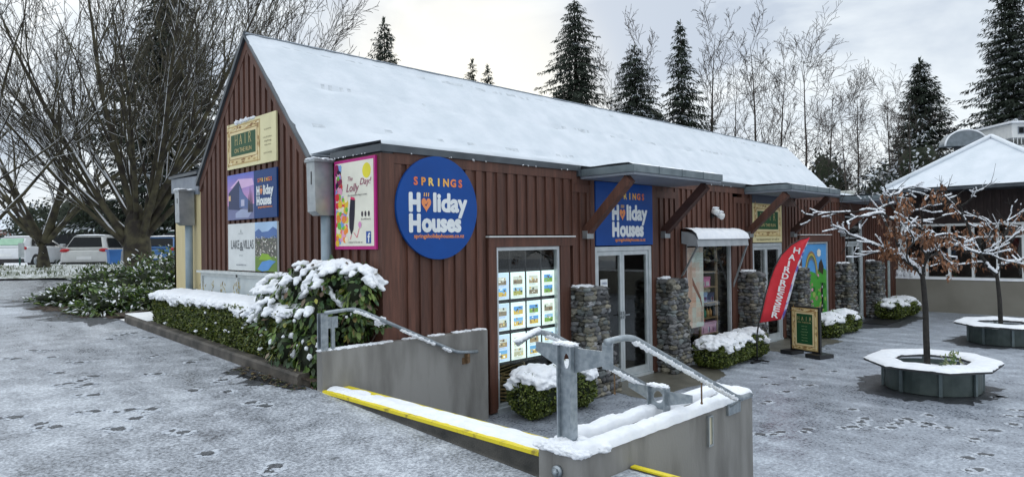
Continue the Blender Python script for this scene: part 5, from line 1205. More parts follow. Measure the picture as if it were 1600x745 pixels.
# conifers
def conifer(name, label, px, ytop, D, zb, hw, seed, droop=.25, dens=1., snowf=.12, gap=.0, leafs=.34, group='tall conifers behind the shops', h0=.06, yv=165):
    random.seed(seed); x, y, zt = AT(px, ytop, D); H = zt-zb; _b = AT(px, yv, D).z; uv = max(.15, min(1, (zt-_b)/H)); R_ = hw*D/FPX/(uv**.72*.80)
    t = thing(name, label, 'tree', (x, y, zb), group)
    mb = MB(); mb.smooth = True; mb.tube([(x, y, zb), (x+.1, y, zb+H*.5), (x, y, zt)], [R_*.05+.08, R_*.02+.05, .02], 7); mb.build('trunk', bark, t)
    mb = MB(); z = H*h0; C_ = Vector((x, y, zb)); UPV = Vector((0, 0, 1))
    while z < H*.975:
        u = z/H; rad = R_*(1-u)**.80*(.95+.35*noise.noise(Vector((seed, z*.5, 0))))+.12; nb = max(5, int(8*dens*(1-u*.25))); a0 = rnd(0, 6)
        for b in range(nb):
            a = a0+2*PI*b/nb+rnd(-.3, .3); rr = rad*rnd(.62, 1.12)*(1+.5*noise.noise(Vector((math.cos(a)*1.3+seed, math.sin(a)*1.3, z*.3))))
            if random.random() < gap: continue
            d = Vector((math.cos(a), math.sin(a), 0)); sd_ = Vector((-d.y, d.x, 0)); zz = z+rnd(-.12, .12); st_p = leafs*.42; n = max(2, int(rr/st_p)); sn_b = random.random() < snowf*3
            for q in range(n):
                f = (q+.5)/n; p = C_+d*rr*f+UPV*(zz+rr*(.10*f-droop*f**1.6+.12*f**5)); wd = (1-f)**.6*rr*.26+leafs*.35
                for r_ in range(4):
                    e = rnd(-1, 1); ax = (d*rnd(.5, 1)+sd_*e*1.1+UPV*rnd(-.55, .05)).normalized(); nn = (UPV+rv()*.35).normalized(); g = rnd(.55, 1.3)
                    white_ = sn_b and random.random() < .45
                    mb.col = (.020*g, .034*g, .018*g) if not white_ else (.55, .59, .63)
                    L_ = leafs*rnd(.6, 1.15)*(1-.3*u); leafquad(mb, p+sd_*e*wd*.6+UPV*(.03 if white_ else rnd(-.08, .02)), ax, nn, L_, L_*.30, .3)
                if f > .25:      # sprays hanging under the bough
                    g = rnd(.4, .9); mb.col = (.016*g, .026*g, .014*g); leafquad(mb, p+sd_*rnd(-.5, .5)*wd, (UPV*-1+rv()*.4).normalized(), d, leafs*rnd(.6, 1.1), leafs*.28)
        z += max(.24, H*.021)*rnd(.8, 1.25)*(1-.35*u)
    for q in range(14): ax = (rv()*.5+Vector((0, 0, .6))).normalized(); mb.col = (.02, .035, .02); leafquad(mb, C_+Vector((0, 0, H-.5+rnd(-.4, .3))), ax, rv(), leafs, leafs*.3)
    mb.build('crown', conm, t); return t
conifer('spruce', 'biggest dark spruce standing above the middle of the roof', 897, -12, 48, 1, 60, 61, droop=.5, dens=1.5, snowf=.03, gap=.12, yv=162)
conifer('spruce', 'small dark spruce top above the ridge near the leafless fan of twigs', 600, 28, 75, 1, 25, 62, dens=1.1, snowf=.02, leafs=.5, yv=92)
conifer('spruce', 'tiny spruce tip showing over the ridge, left of the pair', 738, 92, 80, 1, 13, 63, dens=.8, snowf=.02, leafs=.45, gap=.3, yv=118)
conifer('spruce', 'tiny spruce tip showing over the ridge, right of the pair', 762, 102, 78, 1, 15, 64, dens=.8, snowf=.02, leafs=.45, gap=.3, yv=130)
conifer('spruce', 'slim spruce right of the biggest one, thin at the top', 991, 66, 44, 1, 44, 65, droop=.4, dens=1.2, snowf=.10, gap=.15, yv=178)
conifer('spruce', 'narrow tall spruce at the left of the leafless trees', 1063, 30, 42, 1, 34, 66, droop=.45, dens=1.25, snowf=.08, gap=.15, yv=198)
conifer('conifer', 'dark dense conifer behind the end of the leafless row, left of the snowy hip roof', 1437, 90, 44, 1, 44, 67, droop=.1, dens=1.6, snowf=.10, yv=225)
conifer('conifer', 'very tall dark conifer cut by the right edge above the hip roof', 1577, -60, 40, 1, 70, 68, droop=.35, dens=1.7, snowf=.10, yv=210)
conifer('conifer', 'huge dark conifer behind the many-stemmed leafless tree', 258, -90, 36, 1.3, 125, 69, droop=.3, dens=1.5, snowf=.10, gap=.06, group='conifers behind the car park', leafs=.36, yv=330)
# dark evergreen bushes behind the cars
def evergreen(label, px, py, D, hw, seed, name='evergreen_bush', zb=1.35, snowf=.12, group='evergreen bushes behind the car park', sz=.22):
    random.seed(seed); x, y, zt = AT(px, py, D); H = zt-zb; R_ = hw*D/FPX; t = thing(name, label, 'bush', (x, y, zb), group)
    mb = MB(); mb.smooth = True; mb.tube([(x, y, zb), (x, y, zb+H*.6)], [.15, .05], 6); mb.build('trunk', bark, t); mb = MB(); mb.smooth = True
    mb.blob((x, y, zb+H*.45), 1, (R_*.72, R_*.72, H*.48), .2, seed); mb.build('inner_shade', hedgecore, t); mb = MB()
    for i in range(int(2600)):
        d = rv(); e = (1+.4*noise.noise(d*2.4+Vector((seed, 0, 0))))*rnd(.65, 1.05); p = Vector((x+d.x*R_*e, y+d.y*R_*e, max(zb+.1, zb+H*.5+d.z*H*.5*e))); g = rnd(.5, 1.3); mb.col = (.020*g, .032*g, .016*g) if random.random() > snowf else (.6, .63, .67)
        leafquad(mb, p, rv(), (d+rv()).normalized(), sz*rnd(.7, 1.3), sz*.5)
    mb.build('foliage', conm, t); return t
evergreen('dark evergreen bush between the two leafless trees, behind the white hatchback', 140, 300, 40, 60, 71, snowf=.05); evergreen('dark evergreen bush just behind the big trunk', 195, 325, 38, 50, 72, snowf=.05); evergreen('dark evergreen bush against the cream wall behind the big tree', 275, 318, 34, 45, 73, snowf=.06)
evergreen('dark evergreen at the far left behind the short tree', 60, 318, 46, 46, 74, snowf=.25); evergreen('snowy evergreen bush left of the hip roof, under the dark conifer', 1437, 225, 37, 50, 75, snowf=.42, group='snowy bushes beyond the courtyard', zb=1); evergreen('snowy evergreen bush right behind the third canopy', 1375, 262, 34, 40, 76, snowf=.42, group='snowy bushes beyond the courtyard', zb=1)
evergreen('snowy evergreen bush low behind the hip roof corner', 1480, 240, 40, 40, 77, snowf=.35, group='snowy bushes beyond the courtyard', zb=1)
evergreen('snow dusted scrub behind the left end of the leafless row', 1010, 160, 50, 60, 78, snowf=.35, group='snowy bushes beyond the courtyard', zb=1)
evergreen('snow dusted scrub behind the middle of the leafless row', 1290, 235, 40, 40, 79, snowf=.35, group='snowy bushes beyond the courtyard', zb=1)

# ============================================================ PLANTERS AND COURTYARD TREES
def planter(cx, cy, label, first=None):
    t = thing('tree_planter', label, 'planter', (cx, cy, 0), 'octagonal seat planters in the courtyard')
    OC = [(-.42, .93), (.46, .93), (1.08, .42), (1.10, -.38), (.45, -.93), (-.50, -.93), (-1.08, -.50), (-1.06, .40)]; OC = [(a*.89, b*.89) for a, b in OC]; INN = [(a*.56, b*.56) for a, b in OC]
    mb = MB(); vs = [(cx+a, cy+b, z) for z in (.385, .42) for a, b in OC]+[(cx+a, cy+b, z) for z in (.385, .42) for a, b in INN]; fs = []
    for i in range(8):
        j = (i+1) % 8; fs += [(8+i, 8+j, 24+j, 24+i), (i, 16+i, 16+j, j), (i, j, 8+j, 8+i), (16+i, 24+i, 24+j, 16+j)]
    mb.add(vs, fs); mb.build('seat', planterd, t)
    mb = MB(); mb.smooth = True; K, NB = 96, 10; vs = []
    def onoct(P, f): i = int(f*8) % 8; g = f*8-int(f*8); a, b = P[i], P[(i+1) % 8]; return a[0]+(b[0]-a[0])*g, a[1]+(b[1]-a[1])*g
    for i in range(K):
        a = onoct(OC, i/K); b = onoct(INN, i/K)
        for j in range(NB+1):
            f = j/NB; x, y = a[0]*1.005+(b[0]-a[0]*1.005)*f, a[1]*1.005+(b[1]-a[1]*1.005)*f; e = min(1, (4*f*(1-f))**.35); k_ = 1+.022*noise.noise(Vector((x*9, y*9, cx)))+.012*noise.noise(Vector((x*30, y*30, cx))); x *= k_; y *= k_; vs.append((cx+x, cy+y, .416+.048*e*(1+.3*noise.noise(Vector((x*4, y*4, cx))))))
    mb.add(vs, [(i*(NB+1)+j, ((i+1) % K)*(NB+1)+j, ((i+1) % K)*(NB+1)+j+1, i*(NB+1)+j+1) for i in range(K) for j in range(NB)]); mb.build('snow', snow, t)
    mb = MB(); r = .63; K = 40; vs = [(cx+rr*math.cos(2*PI*i/K), cy+rr*math.sin(2*PI*i/K), z) for rr in (r, r-.02) for z in (.012, .345) for i in range(K)]
    fs = []
    for i in range(K):
        j = (i+1) % K; fs += [(i, j, K+j, K+i), (2*K+i, 3*K+i, 3*K+j, 2*K+j), (K+i, K+j, 3*K+j, 3*K+i)]
    mb.add(vs, fs); mb.build('drum', planterm, t)
    for i in range(8):
        a = 2*PI*(i+.5)/8; c_, s_ = math.cos(a), math.sin(a); mb = MB(); mb.beam((cx+c_*.65, cy+s_*.65, .01), (cx+c_*.65, cy+s_*.65, .384), .045, .03, (c_, s_, 0)); mb.beam((cx+c_*.64, cy+s_*.64, .36), (cx+c_*.86, cy+s_*.86, .374), .03, .02); mb.build('rib', M('planter_rib', (.13, .17, .18), (.19, .23, .24), rough=.4, metal=.4), t)
    mb = MB(); mb.smooth = True; grid_pts = [(cx+.60*q*math.cos(2*PI*i/24), cy+.60*q*math.sin(2*PI*i/24), .27+.03*noise.noise(Vector((q*3, i, cx)))) for q in (.25, .6, 1) for i in range(24)]
    mb.add([(cx, cy, .29)]+grid_pts, [(0, 1+i, 1+(i+1) % 24) for i in range(24)]+[(1+r_*24+i, 1+(r_+1)*24+i, 1+(r_+1)*24+(i+1) % 24, 1+r_*24+(i+1) % 24) for r_ in (0, 1) for i in range(24)]); mb.build('soil_snow', snow, t)
    return t
random.seed(90)
planter(7.15, -3.78, 'nearest octagonal seat planter with snow covered rim, in the open courtyard'); planter(13.1, -3.72, 'farther octagonal seat planter, cut by the right edge of the picture')
pl = thing('small_plant', 'little pale green leafy plant growing in the nearest planter', 'plant', (7.3, -4.0, .28)); mb = MB(); sn = MB(); sn.smooth = True
for i in range(60): mb.col = random.choice([(.25, .3, .15), (.12, .2, .06), (.35, .36, .2)]); leafquad(mb, Vector((7.3+rnd(-.09, .12), -4.0+rnd(-.1, .1), .32+rnd(0, .2))), (rv()+Vector((0, 0, .6))).normalized(), rv(), .07, .03, .2)
for i in range(10): sn.blob((7.3+rnd(-.25, .3), -4.02+rnd(-.2, .1), .31+rnd(0, .05)), rnd(.02, .04), (1, 1, .8), .2, i)
mb.build('foliage', leafm, pl); sn.build('snow', snow, pl)
def yardtree(label, D, trunk, branches, seed, leafz, nlf, tw=1.):
    """trunk and limbs follow surveyed bearings at distance D, each with its own depth"""
    random.seed(seed); b = AT(*trunk[0][:2], D); t = thing('courtyard_tree', label, 'tree', (b.x, b.y, .25)); mb = MB(); mb.smooth = True; sn = MB(); sn.smooth = True; lf = MB()
    T = [AT(px, py, D+dd) for px, py, dd in trunk]; T[0].z = .2; k = len(T); mb.tube(T, [.046-.014*i/(k-1) for i in range(k)], 10)
    def leaves(p, n):
        for _ in range(n):
            q = p+rv()*.07; q.z -= .02; g = rnd(.6, 1.3); lf.col = (.25*g, .105*g, .042*g) if random.random() < .75 else (.12*g, .055*g, .03*g)
            leafquad(lf, q, (Vector((0, 0, -1))+rv()*.55).normalized(), rv(), rnd(.05, .095), rnd(.022, .048), rnd(-.5, .8))
    def snowalong(P_, R_):
        for a, c, ra, rc in zip(P_, P_[1:], R_, R_[1:]):
            kk = max(1, int((c-a).length/.022)); hz = 1-abs((c-a).normalized().z)**2
            for i in range(kk):
                p = a.lerp(c, i/kk); r = ra+(rc-ra)*i/kk
                if noise.noise(p*3.1+Vector((seed, 0, 0))) < -.08-.4*(hz-.5): continue
                sn.blob(p+Vector((rnd(-.004, .004), 0, r*.8+.006)), (max(r*1.05, .0095)*rnd(.85, 1.35)+.002)*(.55+.5*hz), (1.3, 1, .85), .25, i)
    for br in branches:
        pts, r0, r1, lv = br; P_ = [AT(px, py, D+dd) for px, py, dd in pts]
        Q = [P_[0]]
        for a, c in zip(P_, P_[1:]):
            m_ = (a+c)/2+rv()*.035; Q += [m_, c]
        n = len(Q); R_ = [1.25*(r0+(r1-r0)*i/(n-1)) for i in range(n)]; mb.tube(Q, R_, 7); snowalong(Q, R_)
        for i in range(1, n):
            for q in range(random.choice([1, 1, 2])):
                d = (rv()+(Q[i]-Q[i-1]).normalized()*.9+Vector((0, 0, .25))).normalized(); L_ = rnd(.12, .42); m1 = Q[i]+d*L_*.5+rv()*.02; e_ = Q[i]+d*L_+rv()*.05+Vector((0, 0, .03)); W_ = [Q[i], m1, e_]; RR = [.006, .0045, .003]
                mb.tube(W_, RR, 4); 
                if random.random() < .75: snowalong(W_, RR)
                for _ in range(random.choice([0, 1, 2])):
                    d2 = (d+rv()*.9).normalized(); e2 = m1+d2*rnd(.06, .2); mb.tube([m1, e2], [.0035, .0022], 3)
                    if random.random() < .5: snowalong([m1, e2], [.004, .003])
                    if leafz(e2) > random.random(): leaves(e2, random.randint(5, nlf+3))
                if leafz(e_) > random.random(): leaves(e_, random.randint(3, nlf)); leaves(m1, random.randint(2, nlf))
    mb.build('trunk', darkbark, t); sn.build('snow', snow, t); lf.build('leaves', leafm, t); return t
def lz1(p):
    v = p-CAM; D = v.dot(_F); px = 800+FPX*v.dot(_R)/D; py = 372.5-FPX*v.dot(_U)/D
    return .95 if 1375 < px < 1500 and 300 < py < 418 and noise.noise(p*2.6) > -.06 else (.04 if px > 1280 else 0)
yardtree('young tree in the nearest planter with crooked snowy branches and brown dead leaves', 10.15,
    [(1449, 562, 0), (1447, 520, 0), (1446, 480, 0), (1443, 445, 0), (1441, 428, 0)],
    [([(1441, 430, 0), (1426, 414, .05), (1405, 398, .1), (1401, 376, .1), (1408, 350, .1), (1402, 333, .1), (1391, 308, .1), (1378, 285, .1)], .028, .008, 1),
     ([(1405, 397, .1), (1372, 385, 0), (1340, 371, -.1), (1320, 360, -.2), (1300, 352, -.3)], .018, .006, 1), ([(1402, 396, .1), (1370, 394, .3), (1334, 397, .5)], .013, .006, 1),
     ([(1405, 345, .1), (1378, 333, -.1), (1350, 338, -.2), (1324, 347, -.3)], .016, .006, 1), ([(1395, 318, .1), (1370, 329, .3), (1337, 331, .4), (1291, 333, .5), (1258, 335, .6)], .013, .005, 1),
     ([(1402, 372, .1), (1420, 355, .3), (1440, 346, .4), (1478, 336, .6)], .016, .007, 1), ([(1404, 350, .1), (1425, 330, -.2), (1450, 322, -.4), (1480, 318, -.5)], .013, .006, 1),
     ([(1441, 430, 0), (1448, 405, -.1), (1440, 390, -.1), (1436, 370, -.2), (1440, 350, -.2)], .018, .007, 1), ([(1447, 408, -.1), (1459, 386, -.1), (1480, 383, -.2), (1500, 384, -.3), (1530, 396, -.4), (1560, 404, -.5), (1590, 407, -.6)], .018, .007, 1),
     ([(1391, 306, .1), (1410, 296, .3), (1440, 294, .5), (1470, 302, .6), (1490, 320, .7)], .011, .005, 1), ([(1401, 374, .1), (1385, 350, .4), (1372, 330, .6), (1362, 322, .7)], .012, .005, 1), ([(1448, 405, 0), (1470, 398, .4), (1495, 402, .7)], .011, .005, 1),
     ([(1420, 410, 0), (1418, 390, -.4), (1428, 372, -.7), (1424, 350, -.9)], .012, .005, 1)], 101, lz1, 9, 2)
def lz2(p):
    v = p-CAM; D = v.dot(_F); px = 800+FPX*v.dot(_R)/D; py = 372.5-FPX*v.dot(_U)/D
    return .9 if (py > 335 and px > 1450 and noise.noise(p*2.2) > -.2) else .05
yardtree('young tree in the farther planter with snowy twigs and hanging brown leaves', 14.4,
    [(1564, 503, 0), (1562, 470, 0), (1559, 440, 0), (1557, 425, 0)],
    [([(1557, 428, 0), (1540, 410, .1), (1525, 385, .1), (1512, 350, .1), (1502, 325, .1), (1485, 305, .2), (1470, 290, .3)], .032, .009, 1), ([(1502, 322, .1), (1520, 308, -.2), (1536, 296, -.4), (1548, 286, -.5)], .016, .007, 1),
     ([(1525, 385, .1), (1500, 372, -.2), (1475, 366, -.4), (1455, 372, -.5)], .018, .008, 1), ([(1557, 428, 0), (1562, 400, 0), (1568, 370, 0), (1575, 345, .1), (1580, 325, .1)], .028, .008, 1), ([(1565, 385, 0), (1590, 365, -.3), (1612, 350, -.5)], .018, .007, 1),
     ([(1568, 370, 0), (1550, 350, .3), (1535, 340, .5), (1515, 338, .6)], .015, .006, 1), ([(1540, 410, .1), (1515, 412, .4), (1490, 418, .6), (1470, 412, .7)], .015, .006, 1), ([(1560, 415, 0), (1585, 408, .3), (1610, 404, .5)], .018, .008, 1),
     ([(1512, 350, .1), (1535, 355, .4), (1560, 350, .6), (1595, 356, .8)], .013, .006, 1), ([(1485, 305, .2), (1462, 308, 0), (1440, 302, -.2)], .011, .005, 1), ([(1575, 345, 0), (1595, 335, 0), (1615, 325, 0)], .012, .006, 1), ([(1550, 400, 0), (1545, 380, -.5), (1550, 360, -.8), (1540, 345, -1)], .013, .006, 1)], 102, lz2, 10, 2)

# ============================================================ FLAG AND SANDWICH BOARD
fl = thing('feather_flag', 'red feather flag lettered HAIRDRESSER leaning over the second entrance', 'flag', tuple(AT(1186, 548, 12.45)[:2])+(0,))
DF = 12.45
def FP(px, py, n=0): return AT(px, py, DF-n)
LE = [(1187, 504), (1192, 485), (1197, 462), (1203, 440), (1211, 418), (1222, 398), (1237, 383), (1252, 374), (1264, 371)]
RE = [(1224, 498), (1229, 484), (1234, 466), (1239, 448), (1244, 430), (1250, 411), (1256, 395), (1261, 382), (1265.5, 371)]
mb = MB(); mb.smooth = True; NB = 10; vs = []; mi = []
for i, (a, b) in enumerate(zip(LE, RE)):
    for j in range(NB+1): f = j/NB; vs.append(FP(a[0]+(b[0]-a[0])*f, a[1]+(b[1]-a[1])*f, .045*math.sin(f*5+i*.7)*f))
fs = [(i*(NB+1)+j, i*(NB+1)+j+1, (i+1)*(NB+1)+j+1, (i+1)*(NB+1)+j) for i in range(8) for j in range(NB)]
mb.add(vs, fs); mb.mi = [1 if (i % NB) == NB-1 else 0 for i in range(len(fs))]
o = mb.build('fabric', [redfab, M('flag_edge', (.14, .12, .45), (.70, .72, .80), rough=.7, scale=9, lo=.45, hi=.55)], fl); m = o.modifiers.new('t', 'SOLIDIFY'); m.thickness = .004
mb = MB(); mb.smooth = True; base = AT(1183, 548, DF); base.z = .02
PP_ = [base]+[FP(a-1.5, b, 0) for a, b in [(1184, 525)]+LE]; mb.tube(PP_, [.014]*4+[.011]*(len(PP_)-4), 8); mb.build('pole', black, fl)
mb = MB(); bq = base; mb.box((bq.x-.22, bq.y-.03, .006), (bq.x+.22, bq.y+.03, .03)); mb.box((bq.x-.03, bq.y-.22, .030), (bq.x+.03, bq.y+.22, .05)); mb.build('base', black, fl)
mb = MB(); mb.col = (.82, .82, .82)
cs = [(1245, 391), (1237.5, 401.5), (1232.5, 411.5), (1230, 421), (1227, 431), (1224, 441.5), (1221, 451.5), (1218.5, 461.5), (1216, 471.5), (1213.5, 481.5), (1211, 491.5)]
for (cx, cy), ch in zip(cs, 'HAIRDRESSER'):
    o_ = AT(cx, cy, DF-.075); sz = .105; an = math.radians(-10); ux = _R*math.cos(an)+_U*math.sin(an); uy = _U*math.cos(an)-_R*math.sin(an); nn = ux.cross(uy)
    mb.M = Matrix(((ux.x, uy.x, nn.x, o_.x-uy.x*sz/2), (ux.y, uy.y, nn.y, o_.y-uy.y*sz/2), (ux.z, uy.z, nn.z, o_.z-uy.z*sz/2), (0, 0, 0, 1))); text(mb, ch, 0, 0, h=sz, w=(.115 if ch != 'I' else .03), off=.01, bold=.0035, n=0)
mb.build('lettering', printm, fl)
sb = thing('sandwich_board', 'black pavement board with a gilt framed green price list, standing near the flag', 'sandwich board', (8.8, -1.3, 0))
Lp, Rp = Vector((8.90, -.94, 0)), Vector((8.72, -1.56, 0)); ux = (Rp-Lp).normalized(); nn = ux.cross(Vector((0, 0, 1))); W_ = (Rp-Lp).length
FB = Matrix(((ux.x, 0, nn.x, Lp.x), (ux.y, 0, nn.y, Lp.y), (0, 1, 0, .08), (0, 0, 0, 1)))
mb = MB(); mb.M = FB; mb.box((-.01, 0, -.05), (W_+.01, .87, 0)); mb.build('frame', black, sb)
mb = MB(); mb.M = FB; mb.box((-.12, -.075, -.20), (W_*.22, -.005, .16)); mb.box((W_*.72, -.075, -.22), (W_+.14, -.005, .18)); mb.build('foot', black, sb)
mb = MB(); mb.M = FB @ Matrix.Translation((.03, .03, .001)); ornate(mb, 0, 0, W_-.06, .81, .115); mb.build('poster', printm, sb)
mb = MB(); mb.M = FB @ Matrix.Translation((.03, .03, .001)); serif(mb, 'HAIR', (W_-.06)/2, .57, .07, .09); mb.col = GOLD; text(mb, 'ON THE RUN', (W_-.06)/2, .52, h=.025, w=.3, n=.006); mb.col = sr(170, 200, 140)
for i, s_ in enumerate(('ladies cuts', 'mens cuts', 'colour & foils', 'blow wave', 'treatments', 'open today')): text(mb, s_, (W_-.06)/2, .45-.055*i, h=.022, n=.006)
mb.build('lettering', printm, sb)
mt = MB(); mt.box((14.7, -1.0, .008), (15.9, -.35, .02)); mt.build('door_mat', black, loc=(15.3, -.7, .008), label='black door mat on the dark paving at the third entrance', cat='door mat')

# ============================================================ BUILDING ACROSS THE COURTYARD
rb = thing('courtyard_building', 'low dark building with a snowy hip roof and white framed windows', 'building', (20, -4, 0))
mb = MB(); mb.box((19.3, -12, .0), (25, .1, 1.0)); mb.build('plinth', conc, rb)
mb = MB(); mb.box((19.28, -12, 2.66), (19.40, .1, 3.62)); mb.box((19.3, .0, 1.0), (25, .1, 3.62)); 
yy = -11.9
while yy < 0: mb.box((19.25, yy, 2.70), (19.281, yy+.1, 3.6)); yy += .2
mb.box((20.8, -12, .9), (20.9, 0, 3.6)); mb.build('wall', darkwall, rb)
mb = MB(); mb.box((19.3, -.25, 1.0), (19.4, .0, 2.66)); mb.build('corner_post', white, rb)
for i in range(15):
    y1 = -.25-.60*i; y0 = y1-.60
    mb = MB(); mb.box((19.29, y0+.0, 1.0), (19.37, y0+.07, 2.655)); mb.box((19.295, y0+.07, 1.0), (19.365, y1, 1.05)); mb.box((19.295, y0+.07, 2.58), (19.365, y1, 2.65)); mb.box((19.295, y0+.07, 2.22), (19.365, y1, 2.27)); f = mb.build('window', white, rb)
    mb = MB(); mb.box((19.325, y0+.07, 1.05), (19.33, y1, 2.58)); mb.build('pane', glass, f)
mb = MB(); mb.box((18.1, -12.3, 3.60), (25.2, .0, 3.70)); mb.build('fascia', flash, rb)
mb = MB(); mb.smooth = False
E0 = (18.05, .02, 3.70); AP = (20.35, -2.33, 5.26); E1 = (18.05, -4.68, 3.70); E2 = (22.65, .02, 3.70); E3 = (22.65, -4.68, 3.70)
# pyramid over the near bay, lower ridge running on behind it
mb.add([E0, E1, AP, E2, E3], [(1, 2, 0), (0, 2, 3), (3, 2, 4), (4, 2, 1)]); mb.add([(18.05, -4.68, 3.70), (18.05, -12.4, 3.70), (21.5, -12.4, 4.9), (21.5, -4.2, 4.9)], [(1, 2, 3, 0)][::1])
mb.add([(20.4, -2.4, 4.7), (30, -2.4, 5.05), (30, -12, 5.05), (20.4, -12, 4.7)], [(0, 1, 2, 3)])
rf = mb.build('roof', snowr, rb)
for a, b in ((E0, AP), (E1, AP), (AP, E2), (AP, E3)):
    mb = MB(); mb.smooth = True; mb.tube([(*a[:2], a[2]+.02), (*b[:2], b[2]+.03)], .07, 8); mb.build('hip_ridge', snowr, rf)
# wall in front, with snow capping
fw = thing('garden_wall', 'long plain grey wall with a snow capped top across the back of the courtyard', 'wall', (19, -4, 0))
mb = MB(); mb.box((19.0, -12, -.05), (19.2, .6, .985)); mb.build('wall', M('plain_render', (.22, .205, .17), (.27, .255, .215), rough=.8, scale=1.2), fw); mb = MB(); mb.smooth = True
vs = []; NA = 200
for i in range(NA+1):
    y = -12+12.6*i/NA
    for j, (dx, dz) in enumerate(((-.02, -.0), (-.01, .045), (.1, .07), (.22, .045), (.3, 0))): vs.append((19.0+dx, y, .985+dz*(1+.3*noise.noise(Vector((y*3, j, 0))))))
mb.add(vs, [(i*5+j, (i+1)*5+j, (i+1)*5+j+1, i*5+j+1) for i in range(NA) for j in range(4)]); mb.build('snow', snow, fw)
mb = MB(); mb.smooth = True
for i in range(30): mb.blob((19.12+rnd(-.05, .1), -.30+rnd(-.32, .35), 1.05+rnd(0, .12)), rnd(.06, .13), (1, 1.2, .8), .3, i)
mb.build('snowy_shrub', snow, loc=(19.1, -.3, 1.0), label='rounded snow covered shrub on top of the grey wall at its left end', cat='shrub')
# lean-to stub between the two buildings
st2 = thing('link_building', 'small brown boarded link with a pale box above the third canopy', 'building', (20.5, 1.4, 0)); mb = MB(); mb.box((19.4, .7, 0), (24.5, 2.6, 3.55)); yy = .75
while yy < 2.5: mb.box((19.37, yy, .1), (19.401, yy+.1, 3.5)); yy += .2
mb.build('wall', brown, st2); mb = MB(); mb.box((19.3, .6, 3.551), (24.6, 2.7, 3.66)); mb.build('roof', snowr, st2); mb = MB(); mb.box((18.9, 1.25, 3.36), (19.25, 1.6, 3.75)); mb.box((18.85, 1.2, 3.755), (19.3, 1.65, 3.80)); mb.build('vent_box', M('pale_box', (.5, .5, .44), (.6, .6, .54)), st2)
# barrel topped dormer behind
c = AT(1511, 228, 29); dm = thing('barrel_roof', 'grey half round gable end of a barrel roof rising behind the hip roof', 'roof', (c.x, c.y, 4)); R_ = 33*29/FPX
def halfround(mb, cen, ax, back, r, hgt, t0, t1, k=20):
    pts = [cen+ax*r*math.cos(PI*i/k)+Vector((0, 0, 1))*hgt*math.sin(PI*i/k) for i in range(k+1)]; mb.prism([p+back*t0 for p in pts], back*(t1-t0))
cb = Vector((c.x, c.y, c.z)); mb = MB(); halfround(mb, cb, _R0, _F0, R_, .66, 0, .5); mb.build('gable_end', M('zinc', (.13, .16, .18), (.19, .22, .25), rough=.5), dm)
mb = MB(); mb.smooth = True; mb.tube([cb+_R0*(R_+.03)*math.cos(PI*i/20)+Vector((0, 0, .70*math.sin(PI*i/20))) for i in range(21)], .035, 6); mb.build('snow', snow, dm); mb = MB(); a_ = cb-_R0*R_; mb.prism([cb-_R0*R_*.3+Vector((0, 0, -.01)), cb+_R0*R_+Vector((0, 0, -.01)), cb+_R0*R_+Vector((0, 0, -2.2)), cb-_R0*R_*.3+Vector((0, 0, -2.2))], _F0*.45); mb.build('wall', flash, dm)
c = AT(1592, 212, 34); wb = thing('balcony_house', 'corner of a white upstairs building with a window and railing at the right edge', 'building', (c.x, c.y, 1)); q0 = c-_R0*.35
ux = _R0; FBh = Matrix(((ux.x, 0, -_F0.x, q0.x), (ux.y, 0, -_F0.y, q0.y), (0, 1, 0, c.z), (0, 0, 0, 1)))
mb = MB(); mb.M = FBh; mb.box((0, -.1, -3), (3, .62, 0)); mb.box((.2, -5.8, -3), (3, -.45, -.2)); mb.build('wall', white, wb); mb = MB(); mb.M = FBh; mb.box((-.15, .62, -3), (3.2, .72, .2)); mb.build('roof_snow', snow, wb)
mb = MB(); mb.M = FBh; mb.box((.30, .08, 0.001), (.9, .45, .03)); wn = mb.build('window', grayclad, wb); mb = MB(); mb.M = FBh; mb.box((.34, .12, .031), (.58, .41, .035)); mb.box((.62, .12, .031), (.86, .41, .035)); mb.build('pane', carglass, wn)
mb = MB(); mb.M = FBh
for i in range(12): mb.box((-.1+.2*i, -.45, .2), (-.07+.2*i, -.12, .23))
mb.box((-.12, -.13, .19), (2.4, -.09, .24)); mb.build('railing', white, wb)

